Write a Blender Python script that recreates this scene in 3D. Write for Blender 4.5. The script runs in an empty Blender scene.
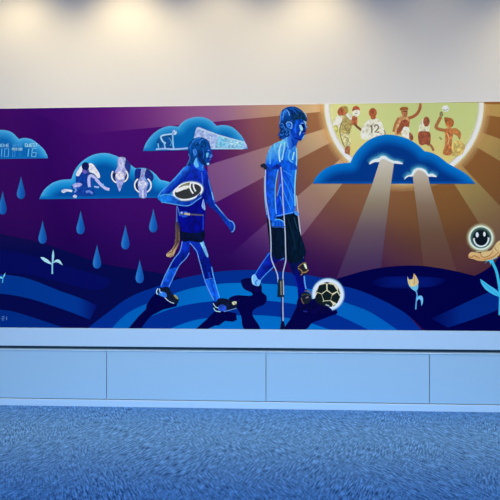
import bpy, bmesh, math
from mathutils import Vector, noise

# ------------------------------------------------------------------ camera, world, lights, exposure
SC = bpy.context.scene
COL = SC.collection
DIST, EYE, FOCAL, YAW, HORIZON = 4.75, 1.467, 500.0, math.radians(2.7), 254.0

cam_data = bpy.data.cameras.new('camera')
cam = bpy.data.objects.new('camera', cam_data)
COL.objects.link(cam)
cam.location = (0, -DIST, EYE)
cam.rotation_euler = (math.pi / 2, 0, YAW)
cam_data.sensor_width = 36
cam_data.lens = 36.0 * FOCAL / 500.0
cam_data.shift_y = (HORIZON - 250.0) / 500.0
SC.camera = cam

world = bpy.data.worlds.new('world')
SC.world = world
world.use_nodes = True
world.node_tree.nodes['Background'].inputs['Color'].default_value = (0.62, 0.72, 0.90, 1)
world.node_tree.nodes['Background'].inputs['Strength'].default_value = 0.34

def lamp(name, kind, loc, aim, energy, color, **kw):
    d = bpy.data.lights.new(name, kind)
    d.energy = energy
    d.color = color
    for k, v in kw.items():
        setattr(d, k, v)
    o = bpy.data.objects.new(name, d)
    COL.objects.link(o)
    o.location = loc
    dx, dy, dz = aim[0] - loc[0], aim[1] - loc[1], aim[2] - loc[2]
    o.rotation_euler = Vector((dx, dy, dz)).to_track_quat('-Z', 'Y').to_euler()
    return o

# daylight coming in through the glazing behind the photographer
lamp('daylight', 'AREA', (0.0, -8.3, 2.1), (0, 0, -2.4), 140, (0.30, 0.60, 1.0), shape='RECTANGLE', size=8.5, size_y=2.6, spread=math.radians(65))
# warm ceiling washers close to the wall
for wx, e in ((-2.45, 30), (-1.40, 36), (-0.50, 20), (0.38, 29), (1.5, 5), (2.65, 36)):
    lamp('wall_washer', 'SPOT', (wx, -0.62, 4.15), (wx, -0.02, 3.2), e, (1.0, 0.79, 0.43),
         spot_size=math.radians(110), spot_blend=1.0, shadow_soft_size=0.12)
# unseen fill added below the ceiling to even out light on the wall
lamp('wall_fill', 'AREA', (0.0, -2.5, 4.20), (0, 0, 1.5), 59, (1.0, 0.92, 0.72), shape='RECTANGLE', size=7.5, size_y=0.25, spread=math.radians(92))
# warm downlights over the strip of floor in front of the wall
lamp('downlight', 'AREA', (0.0, -0.70, 4.20), (0, -0.70, 0), 18, (1.0, 0.58, 0.20), shape='RECTANGLE', size=7.0, size_y=0.2, spread=math.radians(30))

vs = SC.view_settings
vs.view_transform = 'Standard'
vs.look = 'None'
vs.gamma = 1.0
vs.use_curve_mapping = False
vs.exposure = 0.0

# ------------------------------------------------------------------ helpers
def hit(u, v, y=0.0):
    """image pixel coordinates, projected from the camera -> point on the wall plane at depth y"""
    a, b = (u - 250.0) / FOCAL, (HORIZON - v) / FOCAL
    c, s = math.cos(YAW), math.sin(YAW)
    dx, dy = a * c - s, a * s + c
    t = (DIST + y) / dy
    return (t * dx, y, EYE + t * b)

def lin(c):
    c = max(0.0, min(255.0, c)) / 255.0
    return c / 12.92 if c <= 0.04045 else ((c + 0.055) / 1.055) ** 2.4

def unlin(x):
    x = max(0.0, min(1.0, x))
    return 255 * (12.92 * x if x <= 0.0031308 else 1.055 * x ** (1 / 2.4) - 0.055)

# light that falls on the mural at different heights: each ink is estimated from the colour seen and this light
LIGHT = ((112, (0.64, 0.63, 0.63)), (150, (0.62, 0.63, 0.66)), (190, (0.59, 0.62, 0.69)), (230, (0.56, 0.62, 0.72)), (270, (0.52, 0.61, 0.75)), (318, (0.49, 0.61, 0.8)))
INK_WHITE = False

def light_at(v):
    if v <= LIGHT[0][0]: return LIGHT[0][1]
    for (v0, a), (v1, b) in zip(LIGHT, LIGHT[1:]):
        if v <= v1:
            t = (v - v0) / (v1 - v0)
            return tuple(x + (y - x) * t for x, y in zip(a, b))
    return LIGHT[-1][1]

def ink(rgb, L):
    if INK_WHITE: return (0.8, 0.8, 0.8)
    return tuple(min(0.97, 0.8 * lin(c) / l) for c, l in zip(rgb, L))

def lerp(a, b, t):
    t = max(0.0, min(1.0, t))
    return tuple(x + (y - x) * t for x, y in zip(a, b))

def ramp(stops, x):
    if x <= stops[0][0]: return stops[0][1]
    for (x0, a), (x1, b) in zip(stops, stops[1:]):
        if x <= x1: return lerp(a, b, (x - x0) / (x1 - x0))
    return stops[-1][1]

def nodes_of(m):
    m.use_nodes = True
    return m.node_tree.nodes, m.node_tree.links

def paint(name, color, rough=0.5, spec=0.3, bump=0.0, scale=60.0, var=0.0):
    m = bpy.data.materials.new(name)
    n, l = nodes_of(m)
    b = n['Principled BSDF']
    b.inputs['Base Color'].default_value = (*color, 1)
    b.inputs['Roughness'].default_value = rough
    b.inputs['Specular IOR Level'].default_value = spec
    if bump or var:
        tc = n.new('ShaderNodeTexCoord')
        nz = n.new('ShaderNodeTexNoise')
        nz.inputs['Scale'].default_value = scale
        l.new(tc.outputs['Object'], nz.inputs['Vector'])
        if bump:
            bp = n.new('ShaderNodeBump')
            bp.inputs['Strength'].default_value = bump
            bp.inputs['Distance'].default_value = 0.002
            l.new(nz.outputs['Fac'], bp.inputs['Height'])
            l.new(bp.outputs['Normal'], b.inputs['Normal'])
        if var:
            mx = n.new('ShaderNodeMix'); mx.data_type = 'RGBA'
            mx.inputs[6].default_value = (*[c * (1 - var) for c in color], 1)
            mx.inputs[7].default_value = (*[min(1, c * (1 + var)) for c in color], 1)
            l.new(nz.outputs['Fac'], mx.inputs[0])
            l.new(mx.outputs[2], b.inputs['Base Color'])
    return m

def print_material():
    m = bpy.data.materials.new('printed_vinyl')
    n, l = nodes_of(m)
    b = n['Principled BSDF']
    at = n.new('ShaderNodeAttribute')
    at.attribute_name = 'ink'
    b.inputs['Roughness'].default_value = 0.55
    b.inputs['Specular IOR Level'].default_value = 0.02
    tc = n.new('ShaderNodeTexCoord')
    nz = n.new('ShaderNodeTexNoise')
    nz.inputs['Scale'].default_value = 350
    l.new(tc.outputs['Object'], nz.inputs['Vector'])
    bp = n.new('ShaderNodeBump')
    bp.inputs['Strength'].default_value = 0.05
    bp.inputs['Distance'].default_value = 0.0005
    l.new(nz.outputs['Fac'], bp.inputs['Height'])
    l.new(bp.outputs['Normal'], b.inputs['Normal'])
    l.new(at.outputs['Color'], b.inputs['Base Color'])
    l.new(at.outputs['Alpha'], b.inputs['Alpha'])
    return m

PRINT = print_material()
STEP = 0.000015          # every printed layer lies this far in front of the one below
LAYER = [0]
WORLD = {}               # world location of each part, for parenting

def catmull(pts, closed=True, k=4):
    """smooth outline; a third value of 1 marks a sharp corner"""
    n = len(pts)
    P = [(p[0], p[1]) for p in pts]
    C = [len(p) > 2 for p in pts]
    out = []
    for i in range(n if closed else n - 1):
        a, b = P[i], P[(i + 1) % n]
        p0 = P[i - 1] if (closed or i > 0) else a
        p3 = P[(i + 2) % n] if (closed or i + 2 < n) else b
        if C[i]: p0 = (2 * a[0] - b[0], 2 * a[1] - b[1])
        if C[(i + 1) % n]: p3 = (2 * b[0] - a[0], 2 * b[1] - a[1])
        for j in range(k):
            t = j / k
            q = []
            for d in (0, 1):
                q.append(0.5 * (2 * a[d] + (b[d] - p0[d]) * t + (2 * p0[d] - 5 * a[d] + 4 * b[d] - p3[d]) * t * t
                                + (3 * a[d] - p0[d] - 3 * b[d] + p3[d]) * t ** 3))
            out.append(tuple(q))
    if not closed: out.append(P[-1])
    return out

def dist_outline(u, v, pts, closed=True):
    best = 1e9
    n = len(pts)
    for i in range(n if closed else n - 1):
        ax, ay = pts[i]; bx, by = pts[(i + 1) % n]
        dx, dy = bx - ax, by - ay
        q = dx * dx + dy * dy
        t = 0 if q < 1e-9 else max(0, min(1, ((u - ax) * dx + (v - ay) * dy) / q))
        e = (u - ax - t * dx) ** 2 + (v - ay - t * dy) ** 2
        if e < best: best = e
    return math.sqrt(best)

class Ink:
    """collects flat printed shapes and links them as ONE mesh"""
    def __init__(self, v=None, tex=None):
        self.v, self.f, self.c = [], [], []
        self.tex = tex          # (strength, size across, size down) of the painterly mottling
        self.L = light_at(v) if v else None

    def _add(self, verts, faces, cols):
        LAYER[0] += 1
        y = -0.0025 - LAYER[0] * STEP
        o = len(self.v)
        ws = [p[1] for p in verts]
        L = self.L or light_at((min(ws) + max(ws)) / 2)
        for (u, v), c in zip(verts, cols):
            self.v.append(hit(u, v, y))
            rgb = ink(c[:3], L)
            self.c.append((*rgb, (c[3] if len(c) > 3 else 1.0)))
        for f in faces:
            # faces look towards -y
            a, b, c_ = (verts[i] for i in f[:3])
            s = 0.0
            for i in range(len(f)):
                p, q = verts[f[i]], verts[f[(i + 1) % len(f)]]
                s += p[0] * q[1] - q[0] * p[1]
            ff = list(f) if s < 0 else list(reversed(f))
            self.f.append([o + i for i in ff])

    def poly(self, pts, col, sm=True, grid=0, k=4):
        """filled outline; col is a colour or a function (u, v) -> colour"""
        P = catmull(pts, True, k) if sm else [(p[0], p[1]) for p in pts]
        if self.tex:
            amp, su, sv = self.tex
            base, grid = col, min(grid or 9, 0.9)
            def col(u, v):
                c = base(u, v) if callable(base) else base
                q = noise.noise((u / su, v / sv, 3.7)) + 0.5 * noise.noise((u * 2 / su, v * 2 / sv, 9.1))
                return tuple(max(0, x * (1 + amp * q)) for x in c[:3]) + tuple(c[3:])
        bm = bmesh.new()
        vs_ = [bm.verts.new((p[0], p[1], 0)) for p in P]
        bm.faces.new(vs_)
        bm.normal_update()
        bmesh.ops.triangulate(bm, faces=bm.faces[:], ngon_method='EAR_CLIP')
        if callable(col) and grid:
            us = [p[0] for p in P]; ws = [p[1] for p in P]
            for lo, hi, no in ((min(us), max(us), (1, 0, 0)), (min(ws), max(ws), (0, 1, 0))):
                x = math.floor(lo / grid) * grid + grid
                while x < hi:
                    co = (x, 0, 0) if no[0] else (0, x, 0)
                    bmesh.ops.bisect_plane(bm, geom=bm.verts[:] + bm.edges[:] + bm.faces[:], plane_co=co, plane_no=no, dist=1e-5)
                    x += grid
        for z, up in ((Z_TOP, -1), (Z_BOT, 1)):       # nothing is printed past the sheet's edges
            va, vb = edge_v(0, z), edge_v(500, z)
            bmesh.ops.bisect_plane(bm, geom=bm.verts[:] + bm.edges[:] + bm.faces[:], plane_co=(0, va, 0),
                                   plane_no=(-(vb - va) / 500.0 * up, up, 0), dist=1e-6, clear_outer=True)
        bm.verts.index_update()
        verts = [(w.co.x, w.co.y) for w in bm.verts]
        faces = [[w.index for w in f.verts] for f in bm.faces]
        bm.free()
        cols = [col(u, v) if callable(col) else col for u, v in verts]
        self._add(verts, faces, cols)
        return self

    def line(self, pts, w, col, sm=True, closed=False, taper=False, k=4):
        """stroke of width w (tapering to both ends if asked)"""
        P = catmull(pts, closed, k) if sm else [(p[0], p[1]) for p in pts]
        n = len(P)
        verts, faces = [], []
        for i in range(n):
            a = P[i - 1] if (closed or i) else P[i]
            b = P[(i + 1) % n] if (closed or i < n - 1) else P[i]
            dx, dy = b[0] - a[0], b[1] - a[1]
            q = math.hypot(dx, dy) or 1
            h = w / 2
            if taper: h *= 0.25 + 0.75 * math.sin(math.pi * i / (n - 1))
            verts += [(P[i][0] - dy / q * h, P[i][1] + dx / q * h), (P[i][0] + dy / q * h, P[i][1] - dx / q * h)]
        for i in range(n if closed else n - 1):
            j = (i + 1) % n
            faces.append([2 * i, 2 * i + 1, 2 * j + 1, 2 * j])
        self._add(verts, faces, [col(u, v) if callable(col) else col for u, v in verts])
        return self

    def strokes(self, segs, w, col):
        for s in segs: self.line(s, w, col, sm=False)
        return self

    def ell(self, cx, cy, rx, ry, col, rot=0, grid=0, n=28):
        c, s = math.cos(math.radians(rot)), math.sin(math.radians(rot))
        P = [(cx + rx * math.cos(2 * math.pi * i / n) * c - ry * math.sin(2 * math.pi * i / n) * s,
              cy + rx * math.cos(2 * math.pi * i / n) * s + ry * math.sin(2 * math.pi * i / n) * c) for i in range(n)]
        return self.poly(P, col, sm=False, grid=grid)

    def band(self, pts, offs, closed=True, sm=True, k=4, side=1, base=None):
        """printed glow: offs = [(distance, colour with alpha), ...] measured off the outline"""
        P = catmull(pts, closed, k) if sm else [(p[0], p[1]) for p in pts]
        n = len(P)
        N = []
        for i in range(n):
            a = P[i - 1] if (closed or i) else P[i]
            b = P[(i + 1) % n] if (closed or i < n - 1) else P[i]
            dx, dy = b[0] - a[0], b[1] - a[1]
            q = math.hypot(dx, dy) or 1
            N.append((dy / q * side, -dx / q * side))
        verts, faces, cols = [], [], []
        for d, c in offs:
            if base and len(c) > 3: c = (*(unlin(lin(x) + (1 - c[3]) * lin(y)) for x, y in zip(c, base)), c[3])   # glow ink brightened to cancel the shade its layer casts below
            for i in range(n):
                verts.append((P[i][0] + N[i][0] * d, P[i][1] + N[i][1] * d)); cols.append(c)
        for r in range(len(offs) - 1):
            for i in range(n if closed else n - 1):
                j = (i + 1) % n
                faces.append([r * n + i, r * n + j, (r + 1) * n + j, (r + 1) * n + i])
        self._add(verts, faces, cols)
        return self

    def build(self, name, parent=None, label=None):
        n = len(self.v)
        c = [(min(p[d] for p in self.v) + max(p[d] for p in self.v)) / 2 for d in range(3)]
        me = bpy.data.meshes.new(name)
        me.from_pydata([tuple(p[d] - c[d] for d in range(3)) for p in self.v], [], self.f)
        at = me.color_attributes.new('ink', 'FLOAT_COLOR', 'POINT')
        for i, q in enumerate(self.c): at.data[i].color = q
        me.materials.append(PRINT)
        o = bpy.data.objects.new(name, me)
        COL.objects.link(o)
        WORLD[o.name] = c
        if parent is not None:
            o.parent = parent
            pw = WORLD[parent.name]
            o.location = tuple(c[d] - pw[d] for d in range(3))
        else:
            o.location = c
        if label: o['label'] = label
        return o

def group_part(name, u, v, parent, label=None):
    """an Empty that gathers the sub-parts of one drawn figure"""
    o = bpy.data.objects.new(name, None)
    o.empty_display_size = 0.05
    COL.objects.link(o)
    c = hit(u, v, -0.0025)
    WORLD[o.name] = c
    o.parent = parent
    pw = WORLD[parent.name]
    o.location = tuple(c[d] - pw[d] for d in range(3))
    if label: o['label'] = label
    return o

def boxes(name, blist, mat, parent=None, bevel=0.0):
    bm = bmesh.new()
    for x0, x1, y0, y1, z0, z1 in blist:
        r = bmesh.ops.create_cube(bm, size=1.0)
        for w in r['verts']:
            w.co = ((x0 + x1) / 2 + w.co.x * (x1 - x0), (y0 + y1) / 2 + w.co.y * (y1 - y0), (z0 + z1) / 2 + w.co.z * (z1 - z0))
    if bevel:
        bmesh.ops.bevel(bm, geom=bm.edges[:], offset=bevel, segments=2, affect='EDGES', profile=0.5)
    xs = [w.co for w in bm.verts]
    c = [(min(p[d] for p in xs) + max(p[d] for p in xs)) / 2 for d in range(3)]
    for w in bm.verts:
        for d in range(3): w.co[d] -= c[d]
    me = bpy.data.meshes.new(name)
    bm.to_mesh(me); bm.free()
    me.materials.append(mat)
    o = bpy.data.objects.new(name, me)
    COL.objects.link(o)
    o.location = c
    WORLD[o.name] = c
    if parent is not None:
        o.parent = parent
        o.location = tuple(c[d] - WORLD[parent.name][d] for d in range(3))
    return o

def structure(o):
    o['kind'] = 'structure'
    return o

def carpet_material():
    m = bpy.data.materials.new('streaked_carpet')
    n, l = nodes_of(m)
    b = n['Principled BSDF']
    b.inputs['Roughness'].default_value = 0.95
    b.inputs['Specular IOR Level'].default_value = 0.05
    tc = n.new('ShaderNodeTexCoord')
    def streaks(angle, sx, sy, seed):
        mp = n.new('ShaderNodeMapping')
        mp.inputs['Rotation'].default_value = (0, 0, math.radians(angle))
        mp.inputs['Location'].default_value = (seed, seed * 0.7, 0)
        l.new(tc.outputs['Object'], mp.inputs['Vector'])
        m2 = n.new('ShaderNodeMapping')
        m2.inputs['Scale'].default_value = (sx, sy, 1)
        l.new(mp.outputs['Vector'], m2.inputs['Vector'])
        nz = n.new('ShaderNodeTexNoise')
        nz.inputs['Scale'].default_value = 1.0
        nz.inputs['Detail'].default_value = 2.5
        nz.inputs['Roughness'].default_value = 0.6
        l.new(m2.outputs['Vector'], nz.inputs['Vector'])
        return nz.outputs['Fac']
    a = streaks(22, 92, 13, 0.0)
    c = streaks(-28, 92, 13, 3.1)
    # the tiles are laid turned against each other, so the streaks change direction
    mk = n.new('ShaderNodeTexNoise')
    mk.inputs['Scale'].default_value = 1.5
    l.new(tc.outputs['Object'], mk.inputs['Vector'])
    rm = n.new('ShaderNodeMapRange')
    rm.inputs['From Min'].default_value = 0.40
    rm.inputs['From Max'].default_value = 0.60
    l.new(mk.outputs['Fac'], rm.inputs['Value'])
    mix = n.new('ShaderNodeMix')
    l.new(rm.outputs['Result'], mix.inputs[0])
    l.new(a, mix.inputs[2]); l.new(c, mix.inputs[3])
    fine = n.new('ShaderNodeTexNoise')
    fine.inputs['Scale'].default_value = 85
    fine.inputs['Detail'].default_value = 2
    l.new(tc.outputs['Object'], fine.inputs['Vector'])
    ad = n.new('ShaderNodeMix')
    ad.inputs[0].default_value = 0.22
    l.new(mix.outputs[0], ad.inputs[2]); l.new(fine.outputs['Fac'], ad.inputs[3])
    cr = n.new('ShaderNodeValToRGB')
    cr.color_ramp.elements[0].position = 0.375
    cr.color_ramp.elements[0].color = (*CARPET_DARK, 1)
    cr.color_ramp.elements[1].position = 0.64
    cr.color_ramp.elements[1].color = (*CARPET_LIGHT, 1)
    l.new(ad.outputs[0], cr.inputs['Fac'])
    l.new(cr.outputs['Color'], b.inputs['Base Color'])
    bp = n.new('ShaderNodeBump')
    bp.inputs['Strength'].default_value = 0.5
    bp.inputs['Distance'].default_value = 0.004
    l.new(ad.outputs[0], bp.inputs['Height'])
    l.new(bp.outputs['Normal'], b.inputs['Normal'])
    return m

CARPET_DARK = (0.012, 0.062, 0.20)
CARPET_LIGHT = (0.14, 0.38, 0.86)

# ------------------------------------------------------------------ the room
M_WALL = paint('white_wall_paint', (0.80, 0.80, 0.79), 0.7, 0.15, bump=0.08, scale=220)
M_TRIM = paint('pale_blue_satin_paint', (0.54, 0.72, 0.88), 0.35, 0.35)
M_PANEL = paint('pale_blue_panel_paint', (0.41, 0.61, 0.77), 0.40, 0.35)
M_SLOT = paint('dark_slot', (0.035, 0.075, 0.10), 0.7, 0.1)
M_CEIL = paint('ceiling_paint', (0.75, 0.75, 0.74), 0.8, 0.1, bump=0.1, scale=150)

X0, X1 = -4.6, 4.6
zat = lambda v: hit(250, v)[2]
Z_TOP, Z_BOT = zat(105.2), zat(329.2)
Z_SLOT1, Z_SLOT0 = zat(347.5), zat(351.1)
Z_PAN0 = zat(401.0)
CEIL = 4.25

structure(boxes('floor', [(X0, X1, -8.5, 0.12, -0.10, 0.0)], carpet_material()))
structure(boxes('ceiling', [(X0, X1, -8.5, 0.12, CEIL, CEIL + 0.10)], M_CEIL))
structure(boxes('wall_back', [(X0, X1, 0.0, 0.12, Z_SLOT1, CEIL)], M_WALL))
structure(boxes('wall_base', [(X0, X1, 0.03, 0.12, 0.0, Z_SLOT0)], M_WALL))
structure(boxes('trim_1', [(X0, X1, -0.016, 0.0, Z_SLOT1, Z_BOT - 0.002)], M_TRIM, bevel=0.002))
structure(boxes('trim_2', [(X0, X1, 0.05, 0.06, Z_SLOT0, Z_SLOT1)], M_SLOT))
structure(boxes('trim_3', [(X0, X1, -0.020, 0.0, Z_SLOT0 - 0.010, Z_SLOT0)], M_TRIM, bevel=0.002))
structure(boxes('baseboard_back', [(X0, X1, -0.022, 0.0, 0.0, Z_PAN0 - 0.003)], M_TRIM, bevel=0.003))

seams = (-52, 107, 266, 429, 592)
plabels = ('pale blue low wall panel at the far left, its left edge out of the picture',
           'pale blue low wall panel below the figure carrying the football',
           'pale blue low wall panel below the footballer on crutches and the big sun',
           'pale blue low wall panel at the far right, below the smiling flower')
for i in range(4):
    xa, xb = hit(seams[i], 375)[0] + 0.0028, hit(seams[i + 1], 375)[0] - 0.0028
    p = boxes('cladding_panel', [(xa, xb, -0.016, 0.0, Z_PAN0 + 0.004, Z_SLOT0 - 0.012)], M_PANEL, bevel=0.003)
    p['label'] = plabels[i]
    p['category'] = 'panel'
    p['group'] = 'low panels under the mural'

# ------------------------------------------------------------------ the mural
def edge_v(u, z):
    t = (DIST) / (((u - 250.0) / FOCAL) * math.sin(YAW) + math.cos(YAW))
    return HORIZON - (z - EYE) / t * FOCAL

U0, U1 = -70, 585
TOPV = lambda u: edge_v(u, Z_TOP)
BOTV = lambda u: edge_v(u, Z_BOT)
SUN = (404.0, 104.0)

def sun_d(u, v): return math.hypot(u - SUN[0], v - SUN[1])

DARK = ((80, (136, 92, 66)), (111, (126, 86, 63)), (127, (116, 76, 66)), (150, (114, 69, 81)), (180, (84, 34, 88)),
        (205, (68, 12, 99)), (260, (60, 8, 100)), (310, (58, 8, 102)), (360, (44, 3, 92)), (400, (52, 8, 94)), (450, (50, 8, 94)))
LITE = ((80, (190, 158, 124)), (100, (168, 144, 116)), (125, (152, 120, 104)), (141, (148, 116, 110)), (184, (120, 82, 129)),
        (221, (110, 66, 124)), (260, (86, 36, 112)), (300, (64, 14, 104)), (340, (50, 6, 97)), (450, (40, 4, 92)))
SKY_LIGHT_AND_TONE = ((100, (1.16, 1.17, 1.13)), (125, (1.10, 1.11, 1.08)), (150, (1.03, 1.03, 1.04)), (190, (1.0, 1.0, 1.0)), (215, (0.96, 0.93, 0.95)), (255, (0.70, 0.62, 0.84)), (280, (0.60, 0.5, 0.76)))  # brighter top is lamp light put into the ink; darker foot is print

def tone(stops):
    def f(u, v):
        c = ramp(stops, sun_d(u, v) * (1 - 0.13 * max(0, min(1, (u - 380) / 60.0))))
        s = ramp(SKY_LIGHT_AND_TONE, v)
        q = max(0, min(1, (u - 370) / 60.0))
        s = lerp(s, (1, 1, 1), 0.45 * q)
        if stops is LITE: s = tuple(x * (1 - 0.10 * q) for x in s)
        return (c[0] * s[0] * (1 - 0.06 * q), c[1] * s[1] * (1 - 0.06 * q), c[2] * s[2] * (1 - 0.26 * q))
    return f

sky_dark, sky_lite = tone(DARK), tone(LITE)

# the printed sheet itself
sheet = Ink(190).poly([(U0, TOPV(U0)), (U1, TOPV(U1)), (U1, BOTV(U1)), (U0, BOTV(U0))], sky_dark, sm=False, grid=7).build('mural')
sheet['label'] = 'wide painted mural of two blue athletes walking from rain clouds towards a golden sun'
sheet['category'] = 'mural'
edge = boxes('mural_edge', [(hit(U0, 200)[0], hit(U1, 200)[0], -0.0030, 0.0, Z_TOP, Z_TOP + 0.006)],
             paint('white_edge_strip', (0.86, 0.86, 0.87), 0.4, 0.3), sheet)
edge['label'] = 'thin white strip along the top of the mural'

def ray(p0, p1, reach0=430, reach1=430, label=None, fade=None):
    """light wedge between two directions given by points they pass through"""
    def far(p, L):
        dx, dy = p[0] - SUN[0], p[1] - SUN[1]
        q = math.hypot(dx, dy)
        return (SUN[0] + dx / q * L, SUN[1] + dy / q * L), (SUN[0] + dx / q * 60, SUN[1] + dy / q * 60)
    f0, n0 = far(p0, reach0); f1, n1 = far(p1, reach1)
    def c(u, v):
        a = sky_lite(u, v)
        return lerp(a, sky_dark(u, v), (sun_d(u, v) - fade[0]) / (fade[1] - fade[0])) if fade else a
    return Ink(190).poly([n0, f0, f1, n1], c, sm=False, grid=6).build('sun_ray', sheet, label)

ray((125, 102.0), (260, 117.5), 400, 320, 'pale ray along the top edge left of the sun')
ray((250, 152), (250, 184.5), 206, 218, 'pale ray passing behind both athletes')
ray((300, 194), (342, 184), 235, 235, 'pale ray behind the legs of the figure on crutches', (170, 236))
ray((500, 206), (455, 185), 190, 220, 'pale ray falling on the smiling flower')
ray((500, 139), (500, 161), 230, 230, 'pale ray at the right edge, lower of two')
ray((560, 104.5), (500, 117), 200, 200, 'pale ray at the right edge along the top')

# --- sun
def arc(r, a0, a1, n=60, cx=SUN[0], cy=SUN[1]):
    return [(cx + r * math.cos(a0 + (a1 - a0) * i / n), cy + r * math.sin(a0 + (a1 - a0) * i / n)) for i in range(n + 1)]
A0, A1 = -0.02, math.pi + 0.012
sun_bg = lambda u, v: lerp(lerp((190, 202, 134), (214, 214, 148), (404 - u) / 90 + 0.1), (216, 196, 120), (v - 128) / 34.0)
sun = Ink().poly(arc(77.4, A0, A1), sun_bg, sm=False, grid=6).build('sun', sheet, 'huge pale green sun disc cut off by the top edge, footballers inside')
gl = Ink()
gl.band(arc(78.4, 0.0, A1), [(0, (232, 206, 156, 0.9)), (3, (206, 170, 112, 0.6)), (10, (190, 150, 95, 0.0))], closed=False, sm=False, side=1, base=(150, 112, 84))
gl.build('sun_glow', sun, 'soft golden glow around the sun')
rm = Ink()
rm.band(arc(77.4, A0, A1), [(-4.4, (236, 230, 170, 0.0)), (-2.0, (246, 242, 215, 0.8)), (-1.2, (255, 255, 248, 1)), (1.2, (255, 255, 246, 1)), (2.2, (244, 226, 180, 0.85)), (3.6, (220, 190, 130, 0.0))], closed=False, sm=False, base=(196, 190, 130))
rm.build('sun_rim', sun, 'glowing white rim of the sun')

def crop(ox, oy, k=8.333):
    return lambda *pts: [((ox + p[0] / k, oy + p[1] / k) + tuple(p[2:])) for p in pts]

R = crop(320, 95)
f = Ink(tex=(0.30, 2.0, 2.4))
f.poly(R((165, 290), (150, 260), (112, 250), (118, 205), (150, 172), (185, 165), (190, 215)), (232, 226, 204))
f.poly(R((118, 255), (150, 255), (150, 300), (160, 340), (145, 345), (122, 290)), (196, 190, 110))
f.poly(R((190, 165), (215, 160), (245, 185), (268, 230), (256, 300), (235, 330), (190, 318), (165, 292), (182, 225)), (176, 160, 100))
f.poly(R((215, 160), (245, 152), (268, 180), (262, 210), (235, 190)), (232, 224, 206))
f.poly(R((165, 310), (200, 322), (240, 322), (256, 380), (250, 432), (215, 432), (185, 390)), (208, 200, 150))
f.line(R((182, 225), (164, 295), (185, 390), (208, 432)), 0.9, (120, 105, 50))
f.line(R((240, 235), (205, 265), (225, 300), (250, 280)), 0.8, (130, 118, 62))
f.line(R((205, 350), (235, 365), (225, 405)), 0.8, (140, 128, 80))
f.poly(R((213, 432), (252, 430), (250, 470), (246, 498), (222, 490), (206, 478)), (158, 104, 72))
f.poly(R((145, 140), (165, 105), (200, 92), (230, 103), (233, 140), (215, 160), (190, 168), (160, 172)), (176, 98, 64))
f.poly(R((185, 95), (225, 98), (236, 130), (222, 158), (208, 130)), (160, 142, 72))
f.build('footballer_figure', sun, 'player in olive shirt seen from behind, leftmost in the sun')
f = Ink(tex=(0.30, 2.0, 2.4))
f.line(R((245, 250), (280, 232), (300, 205)), 3.2, (162, 128, 78))
f.poly(R((272, 178), (306, 180), (312, 215), (304, 255), (276, 250), (262, 225)), (176, 98, 66))
f.line(R((285, 235), (310, 265), (352, 298), (378, 322)), 2.4, (118, 80, 52))
f.poly(R((352, 300), (376, 308), (400, 340), (392, 366), (376, 368), (360, 335)), (150, 92, 62))
f.ell(*R((301, 142))[0], 3.9, 4.6, (238, 230, 206), n=20)
f.poly(R((268, 135), (275, 104), (298, 90), (325, 103), (333, 130), (312, 122), (288, 126)), (172, 84, 54))
f.line(R((290, 150), (300, 156), (312, 152)), 0.7, (120, 140, 110))
f.build('footballer_figure', sun, 'player with pale face and outstretched arm, second from the left in the sun')
f = Ink(tex=(0.30, 2.0, 2.4))
f.poly([(361, 131), (363.5, 125), (368, 120.5), (373, 118.5), (379.5, 120), (383.5, 127), (384, 136), (374, 139), (362, 139)], (230, 228, 204))
f.line([(384, 130), (385, 134), (380, 139)], 1.4, (150, 150, 120))
f.poly(R((425, 165), (460, 165), (462, 195), (440, 203), (424, 192)), (176, 96, 62))
f.ell(372.8, 112.6, 4.0, 4.6, (172, 92, 58), n=22)
f.tex = None
f.strokes([[(370.4, 126.4), (371.8, 124.8), (371.8, 132.8)], [(374.4, 126.6), (375.2, 125.0), (377.4, 125.0), (378.4, 126.6), (378.2, 128.4), (374.8, 132.2), (379.0, 132.2)]], 1.35, (112, 98, 62))
f.build('footballer_figure', sun, 'player in cream shirt numbered 12')
Q = crop(370, 95)
f = Ink(tex=(0.30, 2.0, 2.4))
f.poly(Q((232, 190), (262, 176), (310, 176), (332, 200), (326, 262), (300, 330), (240, 330), (205, 330), (225, 250)), (204, 156, 106))
f.line(Q((240, 190), (212, 245), (196, 306)), 2.6, (172, 112, 72))
f.poly(Q((262, 215), (300, 205), (326, 225), (322, 268), (290, 262), (262, 300), (235, 330), (222, 300), (245, 250)), (150, 80, 56))
f.poly(Q((285, 265), (325, 275), (330, 330), (318, 362), (270, 340), (262, 310)), (230, 226, 202))
f.poly(Q((326, 312), (352, 330), (362, 360), (352, 380), (330, 366)), (146, 84, 62))
f.line(Q((322, 192), (352, 184), (388, 160), (410, 128), (420, 92)), 3.0, (160, 92, 58))
f.ell(*Q((420, 84))[0], 1.3, 2.2, (160, 92, 58), n=12)
f.poly(Q((262, 120), (308, 122), (314, 150), (304, 178), (276, 182), (264, 160)), (174, 112, 76))
f.poly(Q((250, 128), (254, 106), (280, 98), (312, 102), (318, 122), (285, 124)), (146, 88, 46))
f.line(Q((272, 136), (308, 137)), 0.8, (70, 45, 35))
f.build('footballer_figure', sun, 'player in a cap waving with a raised arm')
f = Ink(tex=(0.30, 2.0, 2.4))
f.poly(Q((440, 200), (415, 245), (408, 310), (480, 310), (500, 262), (498, 250), (470, 240)), (226, 222, 190))
f.ell(*Q((470, 222))[0], 3.3, 5.0, (160, 92, 64), n=20)
f.poly(Q((405, 312), (440, 302), (485, 306), (505, 330), (498, 420), (465, 412), (420, 418), (402, 370)), (152, 82, 60))
f.line(Q((500, 412), (520, 440), (530, 465)), 2.2, (158, 96, 70))
f.line(Q((420, 415), (414, 470)), 1.6, (214, 190, 140))
f.build('footballer_figure', sun, 'player with maroon shorts, second from the right in the sun')
T = crop(425, 95)
f = Ink(tex=(0.30, 2.0, 2.4))
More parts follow.
